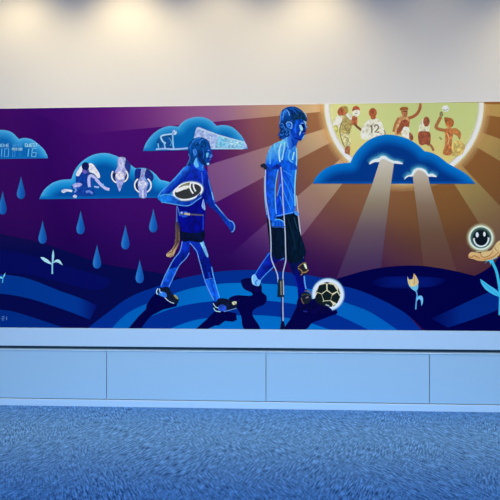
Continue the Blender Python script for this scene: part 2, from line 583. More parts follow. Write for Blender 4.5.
f.poly(T((230, 400), (280, 380), (320, 405), (335, 440), (300, 500), (220, 500)), (206, 178, 106))
f.poly(T((165, 285), (200, 275), (240, 290), (228, 360), (222, 420), (215, 500), (150, 490), (165, 420), (168, 350)), (180, 112, 66))
f.poly(T((222, 282), (262, 278), (296, 310), (300, 345), (286, 372), (272, 345), (240, 322)), (176, 116, 66))
f.line(T((172, 296), (120, 286), (92, 268), (108, 228), (132, 182)), 3.2, (168, 106, 64))
f.ell(*T((136, 160))[0], 1.8, 2.8, (150, 140, 96), n=14)
f.ell(*T((205, 232))[0], 4.4, 5.0, (182, 108, 62), n=22)
f.poly(T((160, 190), (185, 186), (225, 200), (240, 230), (200, 215), (172, 235)), (160, 96, 50))
f.line(T((186, 320), (200, 360), (190, 410)), 1.0, (214, 176, 120))
f.line(T((245, 400), (262, 432), (285, 412)), 1.2, (164, 160, 96))
f.ell(*T((172, 112))[0], 3.6, 3.2, (232, 236, 232), n=20)
f.line(T((150, 122), (172, 128), (196, 115)), 0.9, (150, 165, 168))
f.line(T((120, 350), (140, 372)), 1.2, (120, 130, 76))
f.build('footballer_figure', sun, 'player holding a white cup overhead, rightmost in the sun')

# --- clouds
def cloudy(pts, rim, upper, mid, foot, base, w=9.0):
    P = catmull(pts, True, 3)
    Q = [p for p in P if p[1] < base - 0.6]
    def col(u, v):
        if v > base - 0.6: return foot
        d = dist_outline(u, v, Q, closed=False)
        d = min(d, 30)
        c = ramp(((0, rim), (1.0, lerp(rim, upper, .25)), (w * .3, lerp(rim, upper, .7)), (w * .5, upper), (w * 1.1, mid), (30, mid)), d)
        return lerp(foot, c, (base - v) / 3.5)
    return col

def cloud(name, pts, rim, upper, mid, foot, base, label, w=9.0):
    return Ink().poly(pts, cloudy(pts, rim, upper, mid, foot, base, w), k=3, grid=1.5).build(name, sheet, label)

RIM, UP, MID, FOOT = (84, 174, 236), (16, 134, 204), (0, 84, 162), (4, 106, 188)
pts = [(-40, 159.5, 1), (-34, 146), (-20, 136), (-6, 131), (4, 130), (12, 132.5), (19, 139.2, 1), (24, 138), (32, 139.5), (40, 145.5), (45, 151), (48.2, 158.3, 1)]
c1 = cloud('storm_cloud', pts, RIM, (40, 138, 206), (10, 100, 178), (16, 112, 190), 159, 'blue cloud with a scoreboard, at the left edge')
tx = Ink()
GLY = {'H': [[(0, 0), (0, 1)], [(1, 0), (1, 1)], [(0, .5), (1, .5)]], 'O': [[(0, 0), (1, 0), (1, 1), (0, 1), (0, 0)]],
       'M': [[(0, 1), (0, 0), (.5, .6), (1, 0), (1, 1)]], 'E': [[(1, 0), (0, 0), (0, 1), (1, 1)], [(0, .5), (.8, .5)]],
       'P': [[(0, 1), (0, 0), (1, 0), (1, .5), (0, .5)]], 'R': [[(0, 1), (0, 0), (1, 0), (1, .5), (0, .5), (1, 1)]],
       'I': [[(.5, 0), (.5, 1)]], 'D': [[(0, 0), (.7, 0), (1, .3), (1, .7), (.7, 1), (0, 1), (0, 0)]],
       'G': [[(1, .1), (.8, 0), (0, 0), (0, 1), (1, 1), (1, .5), (.5, .5)]], 'U': [[(0, 0), (0, 1), (1, 1), (1, 0)]],
       'S': [[(1, 0), (0, 0), (0, .5), (1, .5), (1, 1), (0, 1)]], 'T': [[(0, 0), (1, 0)], [(.5, 0), (.5, 1)]],
       'B': [[(0, 0), (1, .1), (.8, .5), (0, .5), (1, .6), (1, 1), (0, 1), (0, 0)]],
       '0': [[(0, 0), (1, 0), (1, 1), (0, 1), (0, 0)]], '1': [[(.6, 0), (.6, 1)]], '6': [[(1, 0), (0, 0), (0, 1), (1, 1), (1, .5), (0, .5)]],
       '2': [[(0, 0), (1, 0), (1, .5), (0, .5), (0, 1), (1, 1)]], '7': [[(0, 0), (1, 0), (.6, 1)]]}
def text(I, s, x, y, w, h, gap, lw, col, slant=0.0):
    for ch in s:
        for st in GLY.get(ch, []):
            I.line([(x + a * w + slant * (1 - b) * h, y + b * h) for a, b in st], lw, col, sm=False)
        x += w + gap
TXT = (140, 200, 246)
text(tx, 'HOME', -1.4, 144.0, 1.9, 2.9, 0.9, 0.62, (140, 196, 246))
text(tx, '10', -1.0, 148.6, 4.0, 8.0, 1.2, 0.85, (90, 176, 236), 0.07)
tx.build('home_score', c1, 'pale blue word HOME over the digits 10')
tx = Ink()
text(tx, 'BEST', 13.0, 144.2, 1.3, 2.6, 1.1, 0.45, (76, 156, 220))
text(tx, 'PERIOD', 12.2, 148.0, 1.1, 2.4, 0.65, 0.6, (150, 205, 250))
tx.build('period_words', c1, 'pale blue word PERIOD in the middle of the scoreboard')
tx = Ink()
text(tx, '0', 12.6, 151.6, 2.2, 5.0, 2.0, 0.6, (56, 150, 220), 0.05)
tx.build('period_digit', c1, 'faint digit below the word PERIOD, left')
tx = Ink()
text(tx, '7', 18.4, 153.0, 2.2, 3.8, 2.0, 0.5, (44, 140, 210), 0.05)
tx.build('period_digit', c1, 'faint digit below the word PERIOD, right')
tx = Ink()
text(tx, 'GUEST', 25.2, 143.6, 1.8, 3.2, 0.8, 0.7, (156, 214, 250))
text(tx, '1', 26.4, 148.6, 2.6, 8.0, 1.4, 0.9, (100, 186, 240), 0.10)
text(tx, '6', 31.6, 148.6, 4.2, 8.0, 1.4, 0.95, (108, 190, 244), 0.10)
tx.build('guest_score', c1, 'pale blue word GUEST over the digits 16')

pts = [(39, 199.2, 1), (44, 190), (52, 183.2), (61, 180), (71.3, 179.2, 1), (75, 170), (82, 161.5), (92, 155.3), (104, 153), (116, 155.8), (127, 162.5), (135.6, 168.4, 1), (144, 168), (153, 172), (160.5, 180, 1), (169, 182), (177, 187), (178.5, 197.5, 1)]
c2 = cloud('storm_cloud', pts, RIM, UP, (0, 78, 158), (6, 104, 186), 198.6, 'blue cloud with a kneeling player and two knee joints', 12)
G = crop(60, 145)
p = Ink(tex=(0.28, 2.0, 2.4))
p.poly(G((140, 240), (190, 222), (235, 235), (245, 300), (240, 345), (190, 345), (140, 330), (132, 290)), (12, 56, 150))
p.poly(G((190, 170), (170, 180), (145, 215), (134, 252), (158, 258), (180, 225), (200, 215)), (206, 212, 246))
p.poly(G((245, 152), (275, 160), (305, 200), (330, 240), (332, 272), (312, 275), (285, 240), (248, 225), (238, 190)), (222, 224, 250))
p.line(G((210, 205), (235, 225), (262, 250), (300, 260)), 1.1, (60, 44, 90))
p.line(G((246, 350), (240, 300), (246, 262), (270, 258), (300, 285), (340, 330), (380, 362), (412, 370)), 2.9, (176, 182, 238))
p.line(G((262, 340), (266, 290), (290, 290)), 2.0, (30, 70, 170))
p.line(G((285, 345), (300, 350), (325, 352)), 1.6, (150, 178, 236))
p.line(G((355, 322), (364, 345)), 1.5, (120, 170, 232))
p.ell(*G((212, 178))[0], 3.7, 4.3, (14, 22, 84), n=22)
p.poly(G((185, 205), (215, 210), (225, 228), (205, 240), (188, 228)), (96, 86, 184))
p.build('kneeling_player', c2, 'player in white sleeves crouching over another')
p = Ink(tex=(0.28, 2.0, 2.4))
p.poly(G((100, 335), (140, 318), (180, 322), (190, 345), (240, 355), (290, 375), (285, 415), (250, 425), (160, 425), (110, 440), (95, 420), (120, 385), (98, 362)), (16, 62, 158))
p.poly(G((14, 378), (40, 366), (80, 370), (102, 376), (96, 392), (60, 388), (30, 400), (12, 390)), (196, 206, 248))
p.poly(G((102, 338), (130, 318), (172, 318), (184, 332), (160, 348), (128, 352)), (160, 164, 230))
p.line(G((110, 350), (135, 372), (120, 395)), 1.6, (110, 150, 226))
p.ell(*G((124, 428))[0], 2.0, 1.7, (186, 200, 246), n=14)
p.line(G((215, 392), (245, 386), (272, 405)), 2.2, (96, 130, 214))
p.build('lying_player', c2, 'pale player lying on the ground')
B = crop(110, 145)
def arcl(c, rx, ry, a0, a1, n=12):
    return [(c[0] + rx * math.cos(math.radians(a0 + (a1 - a0) * i / n)), c[1] + ry * math.sin(math.radians(a0 + (a1 - a0) * i / n))) for i in range(n + 1)]
p = Ink(tex=(0.28, 2.0, 2.4))
p.poly(B((128, 118), (150, 135), (172, 175), (160, 245), (140, 262), (120, 200)), (28, 48, 124))
p.poly(B((66, 112), (95, 100), (130, 112), (122, 175), (138, 215), (142, 255), (112, 310), (86, 380), (72, 378), (52, 315), (28, 262), (45, 215), (62, 180)), (150, 158, 220))
p.poly(B((72, 120), (100, 108), (112, 180), (90, 225), (70, 200)), (176, 182, 236))
p.ell(*B((84, 255))[0], 4.4, 4.2, (210, 204, 236), n=18)
p.poly(B((26, 240), (48, 235), (42, 275), (52, 300), (32, 285)), (30, 30, 70))
p.poly(B((138, 235), (150, 245), (142, 282), (128, 300), (122, 285)), (30, 40, 100))
p.line(arcl(B((82, 255))[0], 8.2, 7.8, 215, 115), 1.3, (238, 228, 226))
p.line(arcl(B((82, 255))[0], 8.0, 7.4, 60, -40), 1.3, (238, 228, 222))
p.build('knee_joint', c2, 'upper pale knee joint with white arcs')
p = Ink(tex=(0.28, 2.0, 2.4))
p.poly(B((212, 205), (240, 195), (262, 205), (258, 262), (214, 300), (205, 250)), (22, 40, 128))
p.poly(B((300, 202), (330, 212), (362, 255), (352, 300), (312, 290), (290, 250)), (26, 40, 120))
p.poly(B((264, 200), (300, 206), (286, 262), (318, 320), (302, 370), (304, 436), (248, 436), (238, 372), (232, 320), (252, 262)), (146, 158, 222))
p.line(B((275, 375), (272, 436)), 1.4, (206, 210, 246))
p.line(B((292, 375), (292, 436)), 0.9, (96, 116, 206))
p.ell(*B((270, 330))[0], 4.2, 4.0, (196, 200, 240), n=18)
p.ell(*B((270, 330))[0], 2.4, 2.2, (176, 186, 240), n=14)
p.poly(B((214, 325), (232, 318), (228, 352), (240, 380), (222, 372)), (24, 26, 64))
p.line(arcl(B((272, 335))[0], 8.0, 7.6, 235, 115), 1.4, (240, 230, 220))
p.line(arcl(B((272, 335))[0], 8.4, 8.0, 60, -55), 1.4, (228, 222, 232))
p.build('knee_joint', c2, 'lower pale knee joint with white arcs')

pts = [(143, 151, 1), (146, 143), (152, 135), (160, 129), (169, 126), (178.2, 126.8, 1), (184, 121), (193, 117.4), (203, 117.2), (211, 120.5), (216.8, 126, 1), (223, 125), (232, 127), (240, 134), (245, 141.5), (248, 149, 1)]
c3 = cloud('storm_cloud', pts, (80, 164, 222), (28, 130, 196), (0, 92, 168), (10, 108, 186), 150.5, 'blue cloud with a crouching player and a stadium, above the figure with the football', 9)
L = crop(140, 110)
p = Ink(tex=(0.30, 1.8, 1.8))
p.poly(L((172, 225), (265, 208), (275, 300), (222, 325), (150, 318), (140, 260)), (10, 74, 142))
p.line(L((268, 200), (220, 205), (175, 220), (190, 262), (216, 278)), 1.6, (150, 196, 246))
p.line(L((200, 262), (210, 320)), 1.3, (120, 180, 240))
p.line(L((272, 205), (274, 270), (280, 320)), 1.4, (130, 186, 242))
p.line(L((240, 230), (262, 268), (250, 300)), 1.0, (70, 140, 210))
p.ell(*L((288, 186))[0], 2.4, 2.6, (160, 190, 246), n=16)
p.line(L((262, 172), (285, 160), (302, 182)), 1.0, (60, 120, 210))
p.line(L((150, 278), (155, 318)), 1.3, (110, 180, 240))
p.line(L((132, 328), (200, 322), (300, 326), (400, 318)), 1.5, (150, 178, 246))
p.build('crouching_player', c3, 'crouching player drawn in white lines')
S = crop(190, 110)
p = Ink(tex=(0.30, 1.8, 1.8))
p.poly(S((52, 150), (72, 140), (240, 205), (455, 265), (478, 300), (470, 318), (445, 325), (20, 325), (30, 240)), (150, 172, 228), sm=False)
p.poly(S((235, 215), (452, 268), (446, 325), (215, 326), (210, 290)), (128, 188, 228), sm=False)
p.poly(S((255, 240), (300, 252), (290, 300), (240, 290)), (96, 172, 222), sm=False)
p.line(S((60, 150), (240, 212), (455, 268)), 1.0, (176, 206, 246), sm=False)
p.line(S((180, 320), (205, 322), (440, 325)), 0.8, (178, 200, 246), sm=False)
p.line(S((210, 250), (200, 320)), 0.8, (176, 196, 240), sm=False)
p.line(S((255, 262), (440, 300)), 0.6, (170, 214, 244), sm=False)
for q in ((345, 262), (352, 285), (395, 272), (170, 225), (120, 190)): p.ell(*S(q)[0], 1.0, 0.9, (196, 222, 250), n=10)
p.build('stadium_picture', c3, 'pale slanted picture of a stadium')

pts = [(312.8, 183.6, 1), (316, 177), (323, 170.2), (332, 165.4), (341, 163.4), (350.4, 162.6, 1), (354, 155), (361, 146.4), (370, 139.4), (382, 135), (394, 135), (408, 139), (418, 145), (424.5, 151.2, 1), (432, 152.8), (440, 157), (448, 163.4), (460, 170), (468, 175.5), (475.5, 183.8, 1)]
c4 = cloud('storm_cloud', pts, (0, 122, 204), (0, 96, 182), (0, 52, 130), (0, 90, 172), 184, 'large deep blue cloud in front of the sun with two glowing arrows', 11)
# light beams shine out of the two arrow heads, over the cloud
def col_l(u, v): return ramp(((156, (192, 194, 192)), (184, (164, 158, 144)), (204, (134, 122, 106)), (232, (98, 78, 92)), (262, (72, 50, 86)), (280, (64, 34, 84))), v)
def col_r(u, v): return ramp(((166, (190, 190, 188)), (184, (162, 150, 136)), (205, (128, 108, 92)), (232, (104, 78, 62)), (266, (92, 58, 58))), v)
g = Ink()
hl = [(370, 164), (373, 160.2), (378, 158), (381.5, 156.2), (385, 156.6), (389, 159.2), (394, 161.6), (399, 162.4), (402.5, 164)]
g.band(hl, [(0, (120, 200, 220, 0.85)), (2.2, (60, 150, 190, 0.5)), (5.5, (0, 90, 160, 0.0))], closed=False, side=1, base=(0, 56, 134))
g.build('arrow_glow', c4, 'pale glow over the left arrow')
b1 = Ink().poly([(381.2, 156.5), (384, 156.2), (394.2, 161.5), (391, 184), (379.5, 280), (336, 280), (372.4, 184)], col_l, sm=False, grid=5).build('arrow_beam', c4, 'left grey beam running down from the cloud')
hw = Ink()
hw.poly([(369.2, 164.4), (371, 161), (374.5, 159.2), (378.5, 158.2), (381, 156.4), (385, 156), (389, 158.8), (394, 160.8), (398.5, 161.2), (403, 163.9), (398, 163.9), (393.5, 163.2), (389, 161.4), (384, 159), (381, 159.6), (379, 162), (374.5, 162.2)], (214, 248, 246))
hw.build('arrow_head', c4, 'glowing white tips of the left arrow')
g = Ink()
hr = [(405, 179), (408.5, 175), (411.8, 174.2), (413.5, 170.6), (417, 168.6), (421, 168.6), (425, 170.6), (428, 174.4), (432, 174.2), (436.5, 176.8)]
g.band(hr, [(0, (120, 200, 220, 0.85)), (2.2, (60, 150, 190, 0.5)), (6, (0, 90, 160, 0.0))], closed=False, side=1, base=(0, 56, 134))
g.build('arrow_glow', c4, 'pale glow over the right arrow')
b2 = Ink().poly([(412.6, 174), (414.5, 170.4), (418, 168.6), (421, 168.6), (425, 170.6), (428, 174.5), (429.6, 184), (456.6, 272), (424, 272), (413.6, 184)], col_r, sm=False, grid=5).build('arrow_beam', c4, 'right grey beam running down from the cloud')
hw = Ink()
hw.poly([(404.4, 179.6), (406.5, 176), (411.4, 174.2), (413.5, 170.2), (417, 168), (421, 168), (425.6, 170.2), (428.4, 174), (432.5, 173.6), (436.8, 176.9), (431, 176.6), (428, 176.4), (424.4, 172.4), (420.5, 170.4), (417.4, 170.6), (414.4, 173.6), (412.6, 176.4), (408, 176.8)], (216, 248, 248))
hw.build('arrow_head', c4, 'glowing white tips of the right arrow')

# --- hills
BV = lambda u: BOTV(u)
def foot(*us): return [(u, BV(u), 1) for u in us]
lh = Ink().poly([(U0, 222, 1), (-30, 228), (0, 234), (30, 240), (60, 248.5), (85, 258), (105, 264), (130, 268.5), (160, 273), (190, 280, 1)] + foot(190, U0), lambda u, v: lerp((14, 12, 80), (4, 8, 76), (v - 240) / 14), grid=6).build('hill', sheet, 'dark navy hill on the left')
Ink().poly([(U0, 246), (-10, 249), (20, 253), (50, 261), (80, 270), (110, 280), (96, 290), (60, 282), (30, 275), (0, 272), (U0, 268)], (4, 10, 92)).build('hill_stripe', lh)
Ink().poly([(U0, 272, 1), (-20, 273), (8, 275), (30, 279.2), (60, 291), (80, 298), (97, 305.5, 1), (90, 319.6, 1), (72, 312.5), (50, 305), (28, 298.2), (0, 293.6), (U0, 289, 1)],
           lambda u, v: lerp((0, 54, 148), (4, 16, 100), (u - 78) / 18), grid=5).build('hill_stripe', lh, 'broad bright blue stripe of the left hill')
Ink().poly([(U0, 307, 1), (-20, 309), (4, 310), (20, 313.4), (45, 321.5), (64, BV(64), 1)] + foot(U0), (0, 44, 136)).build('hill_stripe', lh, 'lowest blue stripe of the left hill')
sg = Ink()
text(sg, '2', 2.0, 316.6, 2.1, 3.4, 1.3, 0.62, (96, 140, 200))
sg.build('signature_digit', sheet, 'small pale digit 2 beside the lower left corner')
sg = Ink()
text(sg, '1', 5.4, 316.6, 2.1, 3.4, 1.3, 0.62, (96, 140, 200))
sg.build('signature_digit', sheet, 'small pale digit 1 beside the lower left corner')

ch = Ink().poly([(88, BV(88), 1), (98, 320), (110, 311), (124, 300.5), (140, 292.4), (157, 286.6), (176, 279.8), (200, 274.6), (225, 271), (250, 270), (275, 271), (300, 274), (320, 277.4), (350, 287), (380, 298.4), (404, 312), (422, BV(422), 1)],
                (0, 44, 142)).build('hill', sheet, 'blue ringed hill that the two figures walk on')
Ink().poly([(112, BV(112), 1), (121, 318.5), (131, 311), (147, 303.6), (168, 296), (190, 288.6), (217, 284.2), (240, 283), (270, 284), (300, 287.2), (325, 293), (344, 302), (370, 312), (398, BV(398), 1), (369, BV(369), 1),
            (347, 319.2), (331, 312.8), (300, 305), (265, 300.4), (240, 299.8), (215, 301), (190, 304.2), (170, 309.2), (151, 316.4), (140, 322), (129, BV(129), 1)], lambda u, v: lerp((0, 112, 202), (0, 92, 184), abs(u - 250) / 110), grid=8).build('hill_stripe', ch, 'bright blue ring of the middle hill')
Ink().poly([(170, BV(170), 1), (185, 323), (200, 319.2), (230, 315.8), (262, 315.4), (290, 318.4), (310, 323), (330, BV(330), 1)], (0, 104, 194)).build('hill_stripe', ch, 'bright blue lowest ring of the middle hill')

rh = Ink().poly([(322, 284.6, 1), (335, 279.5), (350, 274.8), (365, 270.6), (382, 267.6), (400, 265.8), (418, 265.6), (435, 267.4), (452, 270.4), (474.5, 275.8, 1), (484, 271), (494, 263.5), (502, 255), (530, 236), (U1, 215, 1)] + foot(U1, 425) + [(408, 315), (382, 300), (350, 287.6)], (0, 0, 68)).build('hill', sheet, 'navy hill on the right')
Ink().poly([(372, 282), (385, 277), (410, 276), (440, 278), (446, 281), (430, 287), (400, 288.5), (382, 287)], lambda u, v: lerp((2, 24, 116), (0, 2, 74), max(abs(u - 410) / 38.0, abs(v - 282) / 7.5) ** 2), grid=2).build('hill_stripe', rh, 'faint lighter patch of the right hill')
Ink().poly([(431, 318.6, 1), (455, 307.6), (480, 296), (500, 287.4), (540, 270), (U1, 252, 1), (U1, 276, 1), (540, 292), (500, 309), (478, 317.6), (448, 327.6, 1)], lambda u, v: lerp((0, 8, 84), (0, 40, 132), (u - 432) / 30), grid=5).build('hill_stripe', rh, 'broad blue stripe of the right hill')

# --- rain
drops = [(21, 176.3, 199), (2.6, 191, 214.5), (42.6, 220.4, 243.8), (80.6, 210.6, 234.2), (97, 244.6, 268.6), (125.4, 225, 249.4), (153.3, 208.6, 232.4), (139.7, 259.6, 283.2)]
dl = ['below the scoreboard cloud', 'at the left edge', 'above the small white sprout', 'high, below the left end of the knee cloud', 'low, nearest the dark left hill',
      'left of the three beside the figure with the football', 'right of the three beside the figure with the football', 'lowest of the raindrops']
for (x, t, b), q in zip(drops, dl):
    def dc(u, v, x=x, t=t, b=b):
        c = ramp(((0, (34, 108, 180)), (0.5, (20, 96, 184)), (1, (16, 86, 176))), (v - t) / (b - t))
        e = (u - x) / 4.2
        return lerp(c, (56, 138, 214), max(0, -e) * 0.8) if e < 0 else lerp(c, (14, 72, 160), e * 0.9)
    h = b - t
    Ink().poly([(x, t, 1), (x - 1.4, t + h * .28), (x - 3.3, t + h * .58), (x - 4.1, t + h * .8), (x - 2.7, t + h * .95), (x, b), (x + 2.7, t + h * .95), (x + 4.1, t + h * .8), (x + 3.3, t + h * .58), (x + 1.4, t + h * .28)],
               dc, grid=1.2, k=3).build('raindrop', sheet, 'blue raindrop ' + q)

# --- shadows drawn under the feet
NAVY = (2, 0, 66)
Z = crop(230, 270)
sh = Ink()
sh.poly([(157, 291.5), (151, 298), (146.5, 305), (146, 309), (138, 317), (128.5, BV(128.5)), (141, BV(141)), (149, 318), (152, 315.5), (163, 309.6), (176.4, 306.4), (178.6, 300), (168, 296)], NAVY, sm=False)
sh.poly([(196, BV(196)), (207, 319), (214, 312), (224, 311), (236, 313), (237, 320), (233, 321.8), (225, 321), (219, 325.4), (215, 325.6), (208, BV(208))], NAVY, sm=False)
sh.build('drawn_shadow', sheet, 'navy shadow under the figure carrying the football')
sh = Ink()
sh.poly(Z((92, 90), (110, 75), (185, 70), (212, 128), (258, 126), (266, 180), (302, 215), (305, 255), (280, 290), (215, 318), (186, 372), (252, 494), (120, 494), (92, 385), (58, 320), (0, 262), (-5, 232), (60, 210), (172, 215), (182, 190), (120, 160), (96, 120)), NAVY)
sh.poly([(285, BV(285)), (291, 318), (296.5, 307), (301, 300), (312, 296), (322, 299), (332, 305), (337.6, 312.8), (329, 316.5), (320, 320), (312, 323), (305, BV(305))], NAVY)
sh.build('drawn_shadow', sheet, 'navy shadow under the figure on crutches')

# --- plants
cy = (110, 205, 242)
sp = Ink()
sp.line([(52.3, 274), (52.3, 262)], 1.5, (130, 200, 236), sm=False)
sp.poly([(53.2, 249.4, 1), (54.2, 255), (53.2, 263), (52.2, 262.4), (51.9, 256)], (150, 210, 240))
sp.poly([(40.2, 257.4, 1), (44, 257.4), (49.2, 261), (52, 264.6, 1), (47, 263), (42.8, 260.2)], (166, 222, 246))
sp.poly([(52.4, 263.6, 1), (56, 259.8), (59.6, 260.2), (62.8, 265.6, 1), (59.6, 263.4), (56, 262.2)], (166, 222, 246))
sp.build('sprout', sheet, 'small white three leaved sprout on the left hill')
sp = Ink()
sp.line([(2.4, 283), (3.0, 277)], 1.0, (70, 176, 226), sm=False)
sp.poly([(3.0, 278.4, 1), (3.4, 275.4), (5.2, 272.8, 1), (5.0, 275.6)], cy)
sp.poly([(3.0, 278.6, 1), (1.6, 276.6), (-1.6, 276.4, 1), (0.6, 278.6)], cy)
sp.build('sprout', sheet, 'tiny blue sprout cut by the left edge')
Wt = crop(390, 265)
root = group_part('tulip', 414, 292, sheet, 'budding orange tulip on the right hill')
a = Ink()
a.poly(Wt((145, 95, 1), (150, 150), (175, 185), (205, 178), (225, 170), (238, 140), (216, 90), (198, 70, 1), (192, 105), (186, 122, 1), (178, 118), (160, 122)), (222, 188, 138))
a.line(Wt((198, 75), (205, 120), (200, 160)), 0.8, (186, 142, 84))
a.line(Wt((188, 120), (178, 150), (184, 178)), 0.8, (236, 210, 160))
a.build('petals', root)
a = Ink()
a.poly(Wt((145, 110, 1), (150, 150), (175, 180), (205, 178), (236, 160, 1), (232, 195), (216, 220), (185, 202), (156, 168)), (100, 186, 228))
a.line(Wt((216, 212), (226, 250), (220, 300), (214, 370)), 1.3, (86, 160, 222))
a.build('stem', root, 'pale blue stem and calyx')
a = Ink()
a.poly(Wt((222, 300), (226, 272), (250, 254), (272, 268), (274, 310), (262, 342, 1), (257, 300), (242, 284)), (104, 190, 246))
a.build('leaf', root, 'bent pale blue leaf')
Y = crop(440, 215)
root = group_part('smiling_flower', 485, 260, sheet, 'orange flower with a glowing smiling face, at the right edge')
a = Ink()
a.line([(490.8, 258), (493.2, 264), (496.6, 272), (499, 284), (500.2, 298), (499.8, 315)], 2.7, (52, 184, 232))
a.poly(Y((375, 405, 1), (390, 380), (400, 362), (425, 352), (455, 350), (480, 356, 1), (462, 364), (440, 375), (448, 395), (430, 392), (420, 415, 1), (412, 388), (396, 385)), (66, 196, 236))
a.build('stem', root, 'bright blue stem')
a = Ink()
a.poly([(480, 279, 1), (482.6, 280.4), (488, 284.4), (495, 289), (499.6, 293.4), (500, 297.2, 1), (493, 294.4), (486, 289.8), (481.8, 284.4)], (64, 188, 238))
a.line([(481, 280.5), (488, 287), (499, 296)], 0.5, (40, 150, 220))
a.build('leaf', root, 'bright blue leaf')
a = Ink()
PETAL = lambda u, v: lerp((226, 190, 138), (196, 154, 100), (v - 250) / 12)
a.poly(Y((400, 330), (430, 292), (455, 255), (478, 225), (505, 210), (560, 205), (575, 240), (530, 290), (500, 320), (470, 345), (420, 360)), PETAL, grid=2)
a.poly(Y((235, 350, 1), (240, 326), (262, 308), (300, 312), (330, 318), (352, 330), (378, 345), (440, 330), (480, 308), (506, 300, 1), (488, 340), (455, 362), (410, 376), (360, 384), (310, 380), (275, 366), (250, 362)), PETAL, grid=2)
a.poly(Y((338, 318), (365, 304), (410, 300), (440, 286), (436, 312), (400, 338), (368, 352), (345, 342)), (222, 186, 134))
a.line(Y((238, 346), (262, 352), (280, 340), (300, 345), (330, 360)), 0.9, (160, 116, 66))
a.line(Y((338, 318), (346, 342), (372, 352), (410, 338), (445, 300)), 0.9, (168, 124, 72))
a.line(Y((365, 370), (410, 362), (455, 340), (495, 302)), 0.8, (166, 122, 70))
a.line(Y((455, 262), (462, 285), (480, 300)), 0.8, (170, 126, 74))
a.line(Y((300, 304), (345, 304), (400, 290)), 0.7, (238, 208, 160))
a.line(Y((500, 300), (530, 275), (565, 262)), 0.8, (170, 126, 72))
a.build('petals', root)
fc = Ink()
FX, FY = 480.9, 237.8
circ = lambda r, n=40: [(FX + r * math.cos(2 * math.pi * i / n), FY + r * math.sin(2 * math.pi * i / n)) for i in range(n)]
fc.band(circ(12.2), [(-0.4, (226, 240, 206, 0.9)), (0.8, (190, 200, 160, 0.5)), (3.4, (140, 120, 90, 0.0))], sm=False, base=(100, 66, 48))
fc.poly(circ(12.2), (224, 242, 216), sm=False)
fc.poly(circ(10.6), lambda u, v: lerp((10, 22, 32), (92, 134, 124), (math.hypot(u - FX, v - FY) - 7.2) / 3.2), sm=False, grid=1.5)
fc.ell(477.2, 234.8, 1.5, 2.6, (232, 240, 236), n=18)
fc.ell(484.4, 234.2, 1.3, 2.4, (232, 240, 236), n=18)
fc.line(arcl((481.2, 238.6), 7.3, 7.8, 178, 0, 18), 1.5, (236, 244, 236), sm=False)
fc.line([(473.0, 239.2), (474.8, 238.4)], 0.9, (236, 244, 236), sm=False)
fc.line([(487.6, 237.6), (489.6, 238.4)], 0.9, (236, 244, 236), sm=False)
fc.build('smiling_face', root, 'round dark smiling face in a glowing pale ring')

# --- the figure carrying the football
H = crop(180, 130, 12.5)
N1 = crop(190, 230); N2 = crop(150, 240); N3 = crop(145, 270); N4 = crop(195, 270); N5 = crop(150, 180); N6 = crop(190, 170)
EDGE = (92, 152, 236)
root = group_part('person', 195, 235, sheet, 'blue painted person striding with a football under one arm')
w = Ink(tex=(0.4, 1.6, 3.0))      # trailing flag
w.poly([(176.2, 217), (178.6, 218), (179.4, 228), (179.8, 238), (178.6, 245), (175.8, 250), (173.6, 255.4), (170, 257.2), (166.4, 256), (167, 253.6), (171, 250), (174.2, 244.6), (175.4, 236), (175.2, 226)], lambda u, v: ramp(((218, (36, 44, 104)), (226, (62, 54, 66)), (236, (112, 92, 80)), (242, (92, 70, 64)), (249, (170, 140, 108)), (256, (188, 158, 122))), v), grid=2)
w.line([(177.4, 222), (178, 232), (177, 243), (172.6, 250)], 0.8, (52, 42, 46))
w.line([(169, 253), (172, 252), (173.6, 250)], 0.6, (70, 54, 44))
w.build('belt_flag', root, 'brown strip hanging from the belt')
w = Ink(tex=(0.28, 2.2, 4.0))      # front-most far arm
w.poly([(205, 169.5), (207.6, 173.4), (210, 183), (213, 193), (216, 203.6), (222.2, 212), (227, 218.4), (231, 220.6), (234.2, 224), (235, 227.4), (234, 231), (232.2, 232.6), (230.6, 231), (228.4, 227.4), (225, 223), (216.6, 212.4), (208, 205), (203.4, 195)],
       lambda u, v: lerp((6, 24, 140), (10, 52, 160), (v - 180) / 50), grid=4)
w.line([(206.8, 172), (209.4, 184), (212.8, 196), (214.4, 202.4)], 0.9, (52, 124, 230))
w.line([(211.8, 192), (213.6, 200)], 1.4, (98, 168, 246))
w.line([(215, 204), (222, 212.6), (228, 219.6), (232.6, 222), (234.6, 226.4), (233.6, 230.6), (231.6, 232)], 1.0, (94, 150, 236))
w.line([(222, 213.4), (229, 221.6), (230, 226)], 1.0, (18, 70, 190))
w.build('arm', root)
w = Ink(tex=(0.34, 2.4, 5.0))      # rear leg
w.poly([(182.4, 238), (190.6, 238), (190, 247), (189, 253.4), (186, 258.4), (179.4, 265.2), (174, 276), (168.8, 287), (164.2, 288.4), (160.6, 286.4), (164.4, 277), (169.2, 267.4), (174, 259), (180, 251)],
       lambda u, v: lerp((10, 44, 176), (4, 22, 130), (v - 246) / 16) if v < 268.5 - (u - 172) * 0.25 else lerp((14, 84, 214), (10, 66, 200), (v - 270) / 18), grid=2)
w.line([(182.6, 239), (180, 251), (174, 259), (169.2, 267.4), (164.4, 277), (160.8, 286)], 0.8, (98, 158, 242))
w.line([(189.2, 253), (186, 258.4), (179.4, 265.2), (174, 276), (168.8, 287)], 0.8, (86, 144, 238))
w.line([(169.4, 268.6), (165, 281)], 1.2, (34, 110, 230))
w.build('leg', root)
w = Ink(tex=(0.34, 2.4, 5.0))      # front leg
